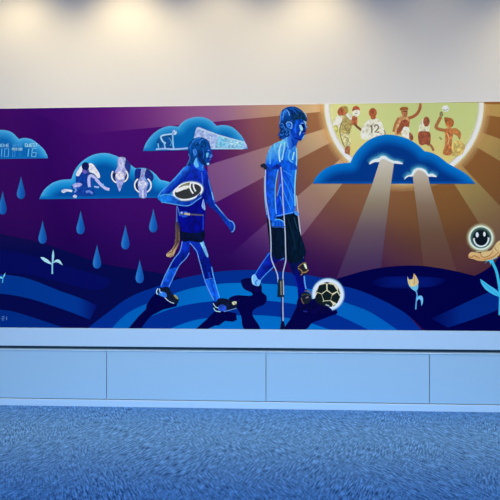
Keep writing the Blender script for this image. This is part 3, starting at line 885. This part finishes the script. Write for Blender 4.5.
w.poly([(188.4, 238), (202, 238.6), (205.8, 247), (208.6, 256), (211.6, 266), (213.6, 276), (217, 289), (220, 298), (218.6, 301), (214, 300.6), (209.6, 291.6), (205.2, 282), (201.2, 268), (198, 258), (192.6, 247.6)],
       lambda u, v: lerp((10, 46, 180), (4, 18, 120), (v - 240) / 22) if v < 279.4 else (16, 96, 226), grid=2)
w.poly([(199, 240), (202, 239), (205.4, 247), (208.4, 256), (206.6, 256.6), (203, 249.4)], (112, 178, 240))
w.line([(190, 243), (196.6, 251), (198.6, 258), (201.4, 268), (205, 281), (209.4, 291.4), (213.8, 300)], 0.8, (96, 152, 240))
w.line([(211.6, 267), (213.4, 276), (217, 289), (219.6, 297.6)], 1.1, (70, 158, 244))
w.line([(208.6, 272), (211.4, 283), (214.8, 294)], 1.6, (10, 60, 190))
w.line([(204.6, 279.6), (213.4, 278.2)], 0.6, (60, 120, 220))
w.build('leg', root)
w = Ink(tex=(0.45, 2.5, 2))      # rear shoe
w.poly(N3((118, 152), (190, 140), (222, 190), (262, 222), (282, 248), (268, 282), (240, 284), (200, 268), (165, 235), (130, 218), (98, 208), (90, 185), (104, 152)), (14, 24, 50))
w.poly(N3((112, 205), (130, 182), (165, 186), (182, 210), (172, 230), (140, 220)), (44, 118, 224))
w.line(N3((108, 152), (95, 180), (104, 204)), 1.0, (170, 206, 246))
w.line(N3((120, 155), (126, 182), (140, 192)), 1.0, (160, 200, 246))
w.line(N3((165, 232), (205, 264), (242, 278)), 0.9, (166, 190, 214))
w.poly(N3((238, 212), (258, 212), (278, 240), (262, 240)), (146, 148, 88))
w.build('shoe', root, 'dark shoe with white stripes, rear foot')
w = Ink(tex=(0.45, 2.5, 2))
w.poly(N4((196, 238), (240, 236), (300, 248), (345, 262), (358, 288), (346, 322), (300, 336), (240, 346), (190, 350), (162, 335), (148, 298), (150, 272), (172, 268)), (12, 20, 50))
w.poly(N4((196, 300), (232, 288), (262, 312), (252, 338), (200, 342)), (34, 74, 196))
w.line(N4((150, 278), (172, 308), (196, 316)), 0.9, (160, 200, 230))
w.line(N4((155, 315), (172, 340), (212, 348)), 0.9, (160, 210, 220))
w.line(N4((240, 346), (300, 332), (345, 318)), 0.8, (90, 140, 216))
w.poly(N4((308, 270), (338, 260), (348, 278), (322, 292)), (196, 196, 164))
w.build('shoe', root, 'dark shoe with white stripes, front foot')
w = Ink(tex=(0.5, 2, 6))      # shorts + jersey
w.poly([(181.4, 229), (203.4, 229), (203, 241.4), (196, 242), (190, 241), (181.6, 241)], (4, 14, 52))
w.build('shorts', root, 'near black shorts')
w = Ink(tex=(0.35, 2.6, 5))
w.poly([(186, 166), (191, 163.4), (203, 167), (207, 172.4), (208.4, 181), (206, 193), (205.4, 210), (204.6, 224), (203.2, 232, 1), (192, 233), (181.6, 231, 1), (178.4, 222), (177.6, 211), (178.6, 200), (176, 190), (178, 176)],
       lambda u, v: lerp((10, 42, 172), (4, 8, 128), (v - 172) / 30), grid=4)
w.line([(201.6, 172), (202.6, 184), (201, 190)], 1.3, (44, 92, 208))
w.poly([(201.6, 206, 1), (202.6, 201), (203.6, 199), (205, 205), (205.2, 210), (203, 209)], (126, 164, 240))
w.line([(180, 216), (177, 206), (176.8, 222)], 0.7, (80, 130, 226))
w.line([(203.4, 214), (203, 230)], 1.4, (20, 50, 190))
w.poly([(182, 211.4), (187, 211.6), (188, 216), (183, 217.4), (180.6, 214.4)], (30, 70, 190))
w.build('jersey', root, 'deep blue jersey')
w = Ink()
w.line([(180.4, 214), (190, 214.4), (203.4, 215.2)], 1.5, (84, 82, 100))
w.line([(184.4, 213.6), (190, 214.4)], 2.0, (180, 174, 152))
w.ell(181.6, 212.8, 1.2, 1.2, (140, 176, 244), n=12)
w.build('belt', root, 'grey flag belt')
w = Ink()      # neck and face
w.poly([(194, 158), (203, 160), (204, 166), (203.4, 171), (198, 169.4), (194, 166)], (20, 96, 214))
w.poly(H((172, 420), (205, 345), (215, 390), (235, 450), (205, 470)), (96, 178, 244))
w.poly(H((272, 470), (295, 430), (282, 480)), (70, 140, 232))
w.build('neck', root)
w = Ink(tex=(0.3, 2.0, 2.6))
w.poly(H((300, 170), (360, 160), (380, 205), (390, 260), (410, 320, 1), (398, 340), (388, 352), (386, 375), (372, 392), (370, 428), (350, 448), (318, 440), (290, 400), (280, 300)), (6, 62, 160))
w.poly(H((330, 290), (352, 282), (362, 310), (345, 340), (330, 345)), (96, 178, 244))
w.poly(H((356, 340), (390, 300), (408, 322), (390, 345), (372, 352)), (60, 110, 206))
w.line(H((352, 305), (362, 330), (352, 372)), 0.8, (4, 30, 90))
w.line(H((350, 398), (372, 390)), 0.7, (6, 24, 100))
w.ell(*H((350, 424))[0], 1.3, 1.2, (150, 196, 246), n=12)
w.line(H((362, 375), (385, 368)), 0.8, (64, 90, 206))
w.line(H((345, 255), (368, 250)), 0.8, (96, 156, 232))
w.build('face', root)
w = Ink(tex=(0.5, 1.6, 3.4))
w.poly(H((100, 245), (105, 190), (140, 135), (190, 100), (250, 90), (310, 105), (352, 135), (374, 180), (372, 225), (350, 215), (332, 260), (322, 340), (338, 400), (318, 440), (270, 425), (230, 370), (205, 335), (170, 400), (140, 430), (90, 450), (80, 430), (110, 390), (125, 345), (108, 300)), (4, 62, 134))
w.poly(H((230, 300), (285, 250), (300, 320), (318, 430), (265, 420), (225, 360)), (6, 40, 104))
w.line(H((150, 150), (200, 112), (260, 100)), 0.8, (40, 124, 214))
w.line(H((240, 170), (262, 130), (290, 112)), 1.2, (36, 116, 214))
w.line(H((115, 230), (150, 165), (205, 130)), 1.3, (24, 96, 186))
w.line(H((190, 180), (225, 140), (250, 120)), 0.8, (24, 100, 196))
w.line(H((285, 220), (295, 300), (290, 360)), 0.9, (24, 90, 196))
w.line(H((104, 300), (125, 345), (108, 395), (85, 440)), 0.7, (60, 120, 214))
w.build('hair', root, 'dark blue hair tied in a tail')
w = Ink()
w.poly(H((160, 250), (180, 236), (205, 250), (212, 285), (195, 318), (175, 310), (162, 285)), (54, 124, 220))
w.line(H((178, 252), (196, 268), (188, 300)), 0.6, (16, 60, 150))
w.build('ear', root)
w = Ink()      # football
bx, by, br = 187.9, 191.2, -13
w.band([(bx + 15.4 * math.cos(t * math.pi / 20) * math.cos(math.radians(br)) - 9.0 * math.sin(t * math.pi / 20) * math.sin(math.radians(br)),
         by + 15.4 * math.cos(t * math.pi / 20) * math.sin(math.radians(br)) + 9.0 * math.sin(t * math.pi / 20) * math.cos(math.radians(br))) for t in range(40)],
       [(-0.5, (180, 210, 220, 0.9)), (1.6, (60, 120, 210, 0))], sm=False, base=(8, 36, 150))
w.ell(bx, by, 15.3, 8.9, (250, 252, 238), rot=br, n=44)
w.ell(bx + 0.1, by + 0.1, 13.4, 7.2, (46, 50, 56), rot=br, n=40)
J = crop(170, 175, 12.5)
w.poly(J((105, 160), (160, 118), (248, 96), (250, 130), (185, 140), (135, 158)), (84, 82, 52))
w.poly(J((70, 195), (100, 165), (140, 152), (180, 135), (240, 132), (246, 160), (225, 165), (205, 178), (175, 182), (120, 205), (75, 216)), (250, 250, 232))
w.line(J((120, 150), (180, 122), (244, 112)), 0.5, (180, 180, 140))
w.line(J((262, 90), (250, 140), (262, 190), (290, 232)), 1.5, (250, 252, 240))
w.line(J((300, 98), (292, 130), (302, 170), (322, 205)), 1.5, (250, 252, 240))
w.line(J((190, 158), (206, 170), (240, 156)), 0.6, (190, 190, 120))
w.build('football', root, 'dark football outlined in glowing white')
w = Ink(tex=(0.28, 2.2, 4.0))      # near arm wrapped round the ball
w.poly([(187.2, 165.6), (191, 168), (189.4, 174), (184, 180), (178, 186), (171, 192), (164.6, 195.2), (171, 195.4), (178, 199.6), (184, 202), (190, 201), (195, 198.6), (198.4, 194.6), (200.4, 193), (199.6, 196.2), (202, 197), (197, 200.6), (192, 204.6), (187, 206), (180, 204.8), (170, 203.2), (162, 201.8), (158, 199), (157.6, 196), (162, 190), (170, 182.4), (178, 174), (182, 169)],
       lambda u, v: lerp((30, 112, 224), (4, 34, 150), (u - (187 - (v - 166) * 1.03)) / 9.0) if v < 194 else lerp((24, 120, 226), (6, 44, 160), (u - 164) / 24), grid=2)
w.line([(185, 167), (178, 175), (170, 183.4), (161, 192), (158, 197)], 0.9, (74, 150, 240))
w.line([(160, 196), (166, 194.4), (172, 195.4), (180, 200)], 0.8, (80, 166, 246))
w.line([(161, 202), (172, 203.8), (184, 205.8), (190, 205), (196, 201), (201.6, 197)], 0.8, (90, 160, 244))
w.line([(192, 201.6), (197, 198.2), (200, 194)], 0.7, (4, 30, 120))
w.line([(190, 203), (196, 200), (200, 197.4)], 0.6, (30, 90, 200))
w.build('arm', root, 'bent arm holding the football')

# --- the figure on crutches
Hm = crop(275, 100, 12.5)
K1 = crop(255, 140); K2 = crop(255, 190); K3 = crop(235, 240); K4 = crop(265, 240); K5 = crop(265, 275)
root = group_part('person', 286, 225, sheet, 'blue painted person with a knee brace walking on crutches')
w = Ink()      # far crutch
w.line(K2((345, 45), (352, 120), (362, 210), (382, 392)), 1.1, (176, 184, 206))
w.build('crutch', root, 'far grey crutch behind the body')
w = Ink(tex=(0.34, 2.4, 5.0))      # rear leg
w.poly(K3((288, 100), (420, 110), (412, 152), (312, 232), (240, 302), (205, 345), (160, 300), (190, 250), (240, 172)), lambda u, v: lerp((10, 60, 200), (8, 10, 120), (u - 258 + (v - 262) * .5) / 16), grid=2)
w.line(K3((290, 106), (240, 172), (190, 250), (165, 292)), 0.9, (46, 122, 236))
w.line(K3((410, 152), (365, 180), (312, 232), (240, 302), (200, 350)), 0.9, (60, 140, 240))
w.poly(K3((330, 200), (410, 158), (420, 200), (380, 250), (350, 262)), (40, 14, 92))
w.build('leg', root)
w = Ink(tex=(0.45, 2.5, 2))
w.poly(K3((52, 345), (75, 330), (135, 325), (160, 350), (205, 350), (222, 385), (215, 430), (140, 432), (90, 415), (60, 385)), (6, 4, 66))
w.build('shoe', root, 'dark shoe of the rear foot')
w = Ink()
w.poly(K3((140, 302), (165, 284), (188, 322), (198, 330), (216, 338), (206, 372), (190, 384), (150, 370), (138, 335)), (112, 184, 246))
w.line(K3((190, 330), (172, 352), (178, 375)), 1.0, (40, 96, 206))
w.line(K3((150, 295), (146, 335), (156, 366)), 0.8, (160, 216, 250))
w.build('sock', root, 'pale blue sock')
w = Ink(tex=(0.34, 2.4, 5.0))      # front leg
w.poly([(287, 252), (305.2, 250), (304.6, 258), (305.6, 266), (304.6, 275), (305.4, 284), (307, 291), (306, 300), (299, 302), (297.6, 290), (294.6, 279), (290.6, 268)], lambda u, v: lerp((4, 14, 70), (6, 8, 120), (v - 262) / 22), grid=3)
w.line([(304.2, 251), (303, 258)], 1.3, (44, 110, 232))
w.line([(304.2, 276), (304.8, 283), (306, 289)], 1.3, (84, 156, 244))
w.line([(294, 275), (298.6, 290)], 1.2, (14, 30, 160))
w.build('leg', root)
w = Ink(tex=(0.45, 2.5, 2))
w.poly([(298, 299), (304, 296), (312, 296.4), (320, 300), (328, 304.6), (331.4, 309.6), (329, 312.6), (318, 313.6), (304, 312.6), (297, 308)], (4, 2, 62))
w.line([(303.4, 311), (307, 311.8)], 1.0, (30, 40, 150))
w.line([(322, 303.6), (326.6, 305.4)], 1.2, (120, 160, 190))
w.build('shoe', root, 'dark shoe of the front foot')
w = Ink(tex=(0.5, 2, 6))      # shorts
w.poly([(266.4, 213, 1), (276, 214), (287, 212), (297, 211, 1), (299.4, 229.6), (304, 244), (305.6, 252), (303, 258), (300, 262), (291, 263), (285.6, 258), (277, 259.4), (270.6, 254), (269.6, 243), (267.6, 228)],
       lambda u, v: lerp((4, 18, 42), (2, 22, 44), (u - 270) / 30), grid=6)
w.line([(288, 218), (292, 232), (296, 250)], 1.4, (10, 36, 56))
w.line([(294, 217), (297.4, 229)], 1.0, (28, 60, 86))
w.line([(286, 222), (287.4, 250), (289, 260)], 0.9, (0, 8, 26))
w.build('shorts', root, 'near black shorts')
w = Ink()
w.poly(K4((285, 205), (320, 185), (345, 190), (352, 225), (362, 250), (350, 275), (318, 290), (298, 285), (272, 240)), (30, 30, 42))
w.line(K4((275, 228), (300, 205), (330, 188), (345, 200)), 0.9, (130, 108, 72))
w.line(K4((275, 235), (305, 255), (310, 280), (298, 292)), 1.0, (136, 114, 82))
w.line(K4((310, 270), (340, 268), (362, 248)), 1.0, (150, 126, 88))
w.poly(K4((322, 200), (340, 202), (350, 235), (340, 240)), (232, 226, 196))
w.build('knee_brace', root, 'dark knee brace edged in tan')
w = Ink()
w.poly(K5((300, 160), (330, 145), (365, 150), (388, 178), (380, 215), (345, 240), (310, 225)), (18, 28, 44))
w.line(K5((330, 135), (365, 132), (386, 165)), 0.8, (120, 110, 90))
w.line(K5((302, 190), (310, 222), (325, 240)), 0.8, (116, 90, 80))
w.line(K5((340, 192), (362, 182)), 1.4, (120, 110, 130))
w.line(K5((305, 172), (340, 160), (375, 170)), 0.7, (70, 76, 70))
w.build('ankle_brace', root, 'dark ankle brace edged in tan')
w = Ink()      # neck, shirt
w.poly([(289, 131), (297.6, 139), (296.6, 145), (294.6, 151), (289, 152), (283, 148), (284, 139)], lambda u, v: lerp((70, 140, 236), (4, 66, 186), (u - 286) / 8), grid=1.5)
w.line([(287.4, 134), (286.6, 141), (288.4, 148)], 1.1, (90, 166, 246))
w.line([(292, 139), (294, 146)], 1.2, (2, 40, 150))
w.build('neck', root)
w = Ink(tex=(0.3, 1.6, 5.0))
shirt = [(284, 138.6), (280.6, 141), (276, 142.6), (270.6, 146.6), (267.6, 153), (266, 160), (265.8, 168.6), (271, 168.4), (278, 167.6), (279, 180), (276.6, 198), (276.8, 216), (286.4, 214.4), (293.6, 212.8), (295.6, 206), (295, 192), (296, 178), (297.2, 164), (297.2, 152), (295.4, 145.6), (293.4, 147.4), (289, 149.6), (286.4, 144)]
def shirt_c(u, v):
    top = lerp((90, 168, 250), (22, 112, 238), (v - 145) / 18 + (u - 276) / 40)
    bot = lerp((2, 60, 198), (22, 108, 236), (u - 280) / 14)
    return lerp(top, bot, (v - 158) / 10)
w.poly(shirt, shirt_c, grid=2)
for ln in ([(283, 170), (292, 176)], [(282, 176), (289, 190), (293, 202)], [(281, 184), (287, 200), (291, 210)], [(280, 196), (284, 210)]):
    w.line(ln, 0.9, (48, 136, 246), sm=False)
for ln in ([(284, 172), (290, 182), (294, 194)], [(281, 190), (286, 204)], [(285, 162), (292, 165)]):
    w.line(ln, 1.1, (6, 66, 196), sm=False)
w.line([(296.4, 148), (296.6, 160), (295.8, 172), (294.8, 188), (295.2, 206)], 1.3, (126, 202, 252))
w.line([(281, 144), (279, 152), (280, 162)], 1.2, (176, 222, 254))
w.line([(285, 142), (283.6, 152), (282, 160)], 1.4, (140, 206, 252))
w.line([(273, 147.6), (270.4, 156), (270, 164)], 1.6, (74, 160, 246))
w.line([(287, 147), (284, 156), (284.4, 164)], 1.3, (18, 84, 206))
w.line([(290, 150), (288.6, 158), (293, 163)], 1.2, (90, 176, 248))
w.line([(294.2, 152), (292.4, 160)], 1.5, (150, 214, 250))
w.poly([(277.6, 168.4), (283, 160.6), (288, 161), (296, 165), (296, 170), (286, 169)], (10, 84, 214))
w.line([(276.4, 216), (286.4, 213.8), (293.6, 212.2)], 0.8, (86, 160, 244))
w.build('shirt', root, 'bright blue tee shirt')
w = Ink(tex=(0.28, 2.2, 4.0))      # near arm
w.poly([(265.4, 167.6), (272, 168), (278.4, 166.4), (277.4, 176), (275.4, 188), (275, 200), (276.4, 216), (276, 222), (268.4, 219), (266.4, 214), (264.6, 200), (264, 186)], lambda u, v: lerp((6, 56, 184), (16, 88, 216), (u - 266) / 9 + (v - 170) / 80), grid=2.5)
w.poly([(272, 167.6), (278, 164), (281, 165.6), (279.4, 168.6), (274, 169)], (10, 40, 150))
w.line([(264.6, 176), (264.4, 190), (265.4, 204), (267, 215)], 0.8, (110, 176, 248))
w.line([(278, 170), (275.4, 186), (275.2, 200), (276.4, 214)], 0.9, (104, 180, 250))
w.line([(280.6, 184), (277, 196)], 0.8, (90, 170, 248))
w.line([(267.6, 172), (267.4, 182)], 1.0, (6, 46, 160))
w.line([(268.2, 206), (270, 216)], 1.4, (10, 60, 190))
w.build('arm', root)
w = Ink()      # hand on the grip
w.poly([(271.6, 222), (274.6, 219.4), (279, 219), (283, 220.6), (285.2, 223.6), (284.6, 228), (280.6, 227.4), (276, 227.6), (272, 226.6)], (14, 90, 214))
w.line([(274.6, 219.8), (279.6, 219.6), (283.6, 222), (285, 226)], 1.0, (92, 174, 248))
for x in (275.4, 278.2, 281.0): w.line([(x, 222), (x + .8, 226.6)], 0.6, (4, 50, 160), sm=False)
w.line([(273, 223), (273, 226)], 0.8, (60, 150, 240))
w.build('hand', root, 'near hand on the crutch grip')
w = Ink()
w.poly([(294.4, 211), (297.4, 211.6), (299, 214.6), (297.6, 216), (294.6, 213.8)], (70, 142, 236))
w.build('hand', root, 'far hand at the hip')
w = Ink(tex=(0.3, 2.0, 2.6))
fa = (6, 58, 176)
w.poly(Hm((250, 240), (330, 235), (365, 245), (378, 255), (385, 285), (395, 318), (398, 350), (388, 360), (388, 385), (380, 398), (372, 430), (360, 465), (338, 495), (300, 505), (250, 485), (205, 430), (190, 360), (210, 300)), fa)
w.poly(Hm((255, 260), (290, 265), (275, 330), (255, 400), (235, 380), (240, 310)), (8, 78, 208))
w.poly(Hm((302, 318), (322, 312), (338, 330), (350, 352), (348, 372), (330, 392), (318, 420), (308, 448), (310, 400), (318, 372)), (142, 208, 250))
w.poly(Hm((358, 258), (386, 268), (392, 292), (376, 300), (366, 280)), (150, 204, 240))
w.poly(Hm((336, 300), (366, 312), (376, 340), (372, 372), (356, 392), (350, 360)), (2, 10, 64))
w.line(Hm((378, 300), (386, 322), (399, 346)), 0.8, (130, 190, 240))
w.line(Hm((372, 330), (384, 352), (372, 366)), 0.7, (40, 96, 200))
w.line(Hm((345, 400), (366, 392), (386, 388)), 0.9, (2, 10, 66))
w.line(Hm((350, 416), (374, 410)), 0.7, (70, 130, 220))
w.line(Hm((322, 296), (344, 288), (356, 294)), 0.9, (96, 160, 226))
w.line(Hm((338, 494), (354, 470), (368, 440)), 0.8, (130, 196, 244))
w.line(Hm((250, 470), (300, 492), (334, 484)), 1.0, (2, 18, 96))
w.line(Hm((262, 300), (255, 360), (262, 420)), 1.2, (24, 104, 232))
w.build('face', root)
w = Ink(tex=(0.5, 1.6, 3.4))
w.poly(Hm((70, 475), (45, 430), (60, 380), (50, 320), (60, 240), (62, 190), (85, 135), (130, 100), (180, 82), (240, 82), (300, 105), (345, 140), (385, 180), (400, 225), (398, 262), (360, 255), (310, 245), (265, 250), (245, 290), (215, 320), (210, 365), (190, 400), (180, 450), (130, 470), (100, 490)), (6, 58, 132))
w.poly(Hm((255, 140), (330, 150), (385, 200), (392, 255), (310, 240), (230, 255), (200, 220)), (8, 48, 92))
w.poly(Hm((75, 220), (95, 150), (140, 112), (145, 160), (120, 210), (90, 260)), (24, 96, 200))
w.line(Hm((145, 120), (170, 155), (182, 195)), 0.9, (96, 160, 236))
w.line(Hm((120, 130), (105, 180), (100, 220)), 0.9, (70, 140, 226))
w.line(Hm((85, 140), (70, 190), (66, 240), (58, 300)), 0.6, (90, 150, 226))
for q in (((80, 350), (110, 330), (130, 380)), ((60, 430), (90, 440), (110, 415)), ((120, 420), (150, 440), (165, 410)), ((70, 380), (85, 400), (100, 380)), ((140, 350), (150, 380), (140, 405)), ((75, 300), (95, 290), (105, 320)), ((170, 370), (185, 395), (178, 430))):
    w.line(Hm(*q), 0.7, (50, 116, 208))
for q in (((90, 270), (120, 300), (125, 340)), ((60, 340), (80, 370), (75, 410)), ((150, 240), (130, 280), (140, 330)), ((130, 385), (120, 430), (140, 460)), ((200, 120), (220, 170), (215, 230))):
    w.line(Hm(*q), 1.0, (2, 26, 84))
w.line(Hm((190, 110), (240, 130), (270, 175)), 0.9, (20, 84, 190))
w.line(Hm((215, 95), (270, 112), (320, 150)), 0.7, (24, 90, 180))
w.line(Hm((355, 150), (385, 175), (395, 215)), 0.8, (150, 176, 190))
w.line(Hm((370, 170), (392, 205)), 0.7, (96, 140, 180))
w.poly(Hm((360, 250), (392, 228), (400, 262), (380, 268)), (16, 60, 96))
w.poly(Hm((45, 420), (36, 440), (60, 446)), (10, 54, 140))
w.poly(Hm((60, 455), (56, 485), (90, 478)), (10, 54, 140))
w.build('hair', root, 'dark blue shaggy hair')
w = Ink()
w.poly(Hm((138, 300), (155, 275), (185, 272), (212, 295), (215, 335), (195, 362), (170, 350), (145, 330)), (50, 122, 220))
w.line(Hm((155, 290), (185, 290), (195, 330), (170, 335)), 0.7, (8, 50, 140))
w.line(Hm((138, 300), (160, 274), (205, 285), (212, 340), (192, 362)), 0.6, (130, 180, 240))
w.build('ear', root)
w = Ink()      # near crutch
GR = (168, 182, 212)
w.line([(265.6, 168), (265.2, 184), (266, 200), (268, 211.6), (270, 226), (271, 243), (271, 256), (272.6, 262.6), (275.4, 269), (277.6, 275.6), (278.2, 283)], 1.1, GR)
w.line([(280.8, 167), (282.2, 182), (283, 200), (284, 216), (285.2, 234), (285.6, 250), (285.8, 260), (284.6, 266), (283.2, 272), (283, 280), (283.4, 296)], 1.1, GR)
w.line([(272, 226.8), (285, 226.8)], 1.0, (40, 70, 130), sm=False)
w.line([(282.8, 297), (282.9, 310), (283.2, 323)], 1.3, (150, 164, 200), sm=False)
w.line([(281.6, 297), (281.6, 323)], 0.9, (10, 20, 90), sm=False)
w.build('crutch', root, 'near grey crutch under the arm')
w = Ink()
w.poly(K1((50, 205), (80, 195), (100, 220), (98, 245), (80, 246), (70, 228), (48, 222)), (24, 34, 56))
w.build('crutch_pad', root, 'dark underarm pad of the near crutch')
w = Ink()
w.poly([(278, 279.4), (283.8, 279.4), (284.2, 297), (277.2, 297)], (14, 36, 62), sm=False)
w.line([(280.8, 281), (281.2, 295)], 1.0, (126, 132, 120), sm=False)
w.line([(283.2, 280), (283.6, 295)], 0.9, (176, 188, 206), sm=False)
w.build('crutch_sleeve', root, 'dark adjusting sleeve of the near crutch')
w = Ink()
w.poly([(281.4, 321), (283.8, 321), (284.8, 326), (285, BV(285)), (280, BV(280)), (280.6, 325.6)], (6, 8, 48), sm=False)
w.build('crutch_tip', root, 'dark rubber tip of the near crutch')

# --- soccer ball
BX, BY = 328.0, 294.6
ring = lambda r, n=44: [(BX + r * math.cos(2 * math.pi * i / n), BY + r * math.sin(2 * math.pi * i / n)) for i in range(n)]
a0, a1 = math.radians(-196), math.radians(76)
seg = lambda r, n=40: [(BX + r * math.cos(a0 + (a1 - a0) * i / n), BY + r * math.sin(a0 + (a1 - a0) * i / n)) for i in range(n + 1)]
s = Ink()
s.band(seg(15.2), [(-1.0, (226, 248, 252, 1.0)), (0.5, (170, 216, 240, 0.8)), (2.2, (40, 100, 180, 0.0))], closed=False, sm=False, base=(0, 46, 144))
tail = [(325, 303), (320.6, 300.6), (316, 297.6)]
s.poly(seg(15.2) + tail, (226, 250, 250), sm=False)
s.poly(seg(12.6) + tail, (204, 206, 180), sm=False)
ball = s.build('soccer_ball', sheet, 'round ball with dark patches, glowing white outline')
PT = (14, 28, 32)
s = Ink()
V = crop(295, 270)
for P in (((228, 205), (265, 178), (305, 205), (292, 248), (245, 250)),                        # middle pentagon
          ((185, 180), (205, 130), (255, 118), (258, 165), (222, 192)),                      # upper left
          ((275, 118), (320, 128), (348, 172), (308, 192), (275, 165)),                      # upper right
          ((312, 215), (350, 190), (372, 225), (348, 275), (302, 250)),                      # right
          ((172, 225), (188, 195), (218, 205), (232, 252), (212, 285), (178, 262)),          # left
          ((245, 262), (292, 260), (310, 285), (302, 305), (245, 300), (225, 285))):         # below
    cx, cy_ = sum(p[0] for p in P) / len(P), sum(p[1] for p in P) / len(P)
    s.poly(V(*[(cx + (p[0] - cx) * 1.13, cy_ + (p[1] - cy_) * 1.13) for p in P]), PT, sm=False)
s.poly(V((240, 108), (265, 100), (292, 104), (268, 114)), PT, sm=False)
s.poly(V((360, 150), (378, 195), (370, 205), (356, 172)), (60, 90, 80), sm=False)
s.poly(V((172, 190), (182, 160), (178, 195)), (60, 90, 80), sm=False)
s.poly(V((312, 300), (340, 285), (325, 305)), (100, 130, 100), sm=False)
s.line(V((255, 288), (285, 300)), 1.3, (150, 170, 190), sm=False)
s.build('ball_patches', ball, 'dark patches of the ball')
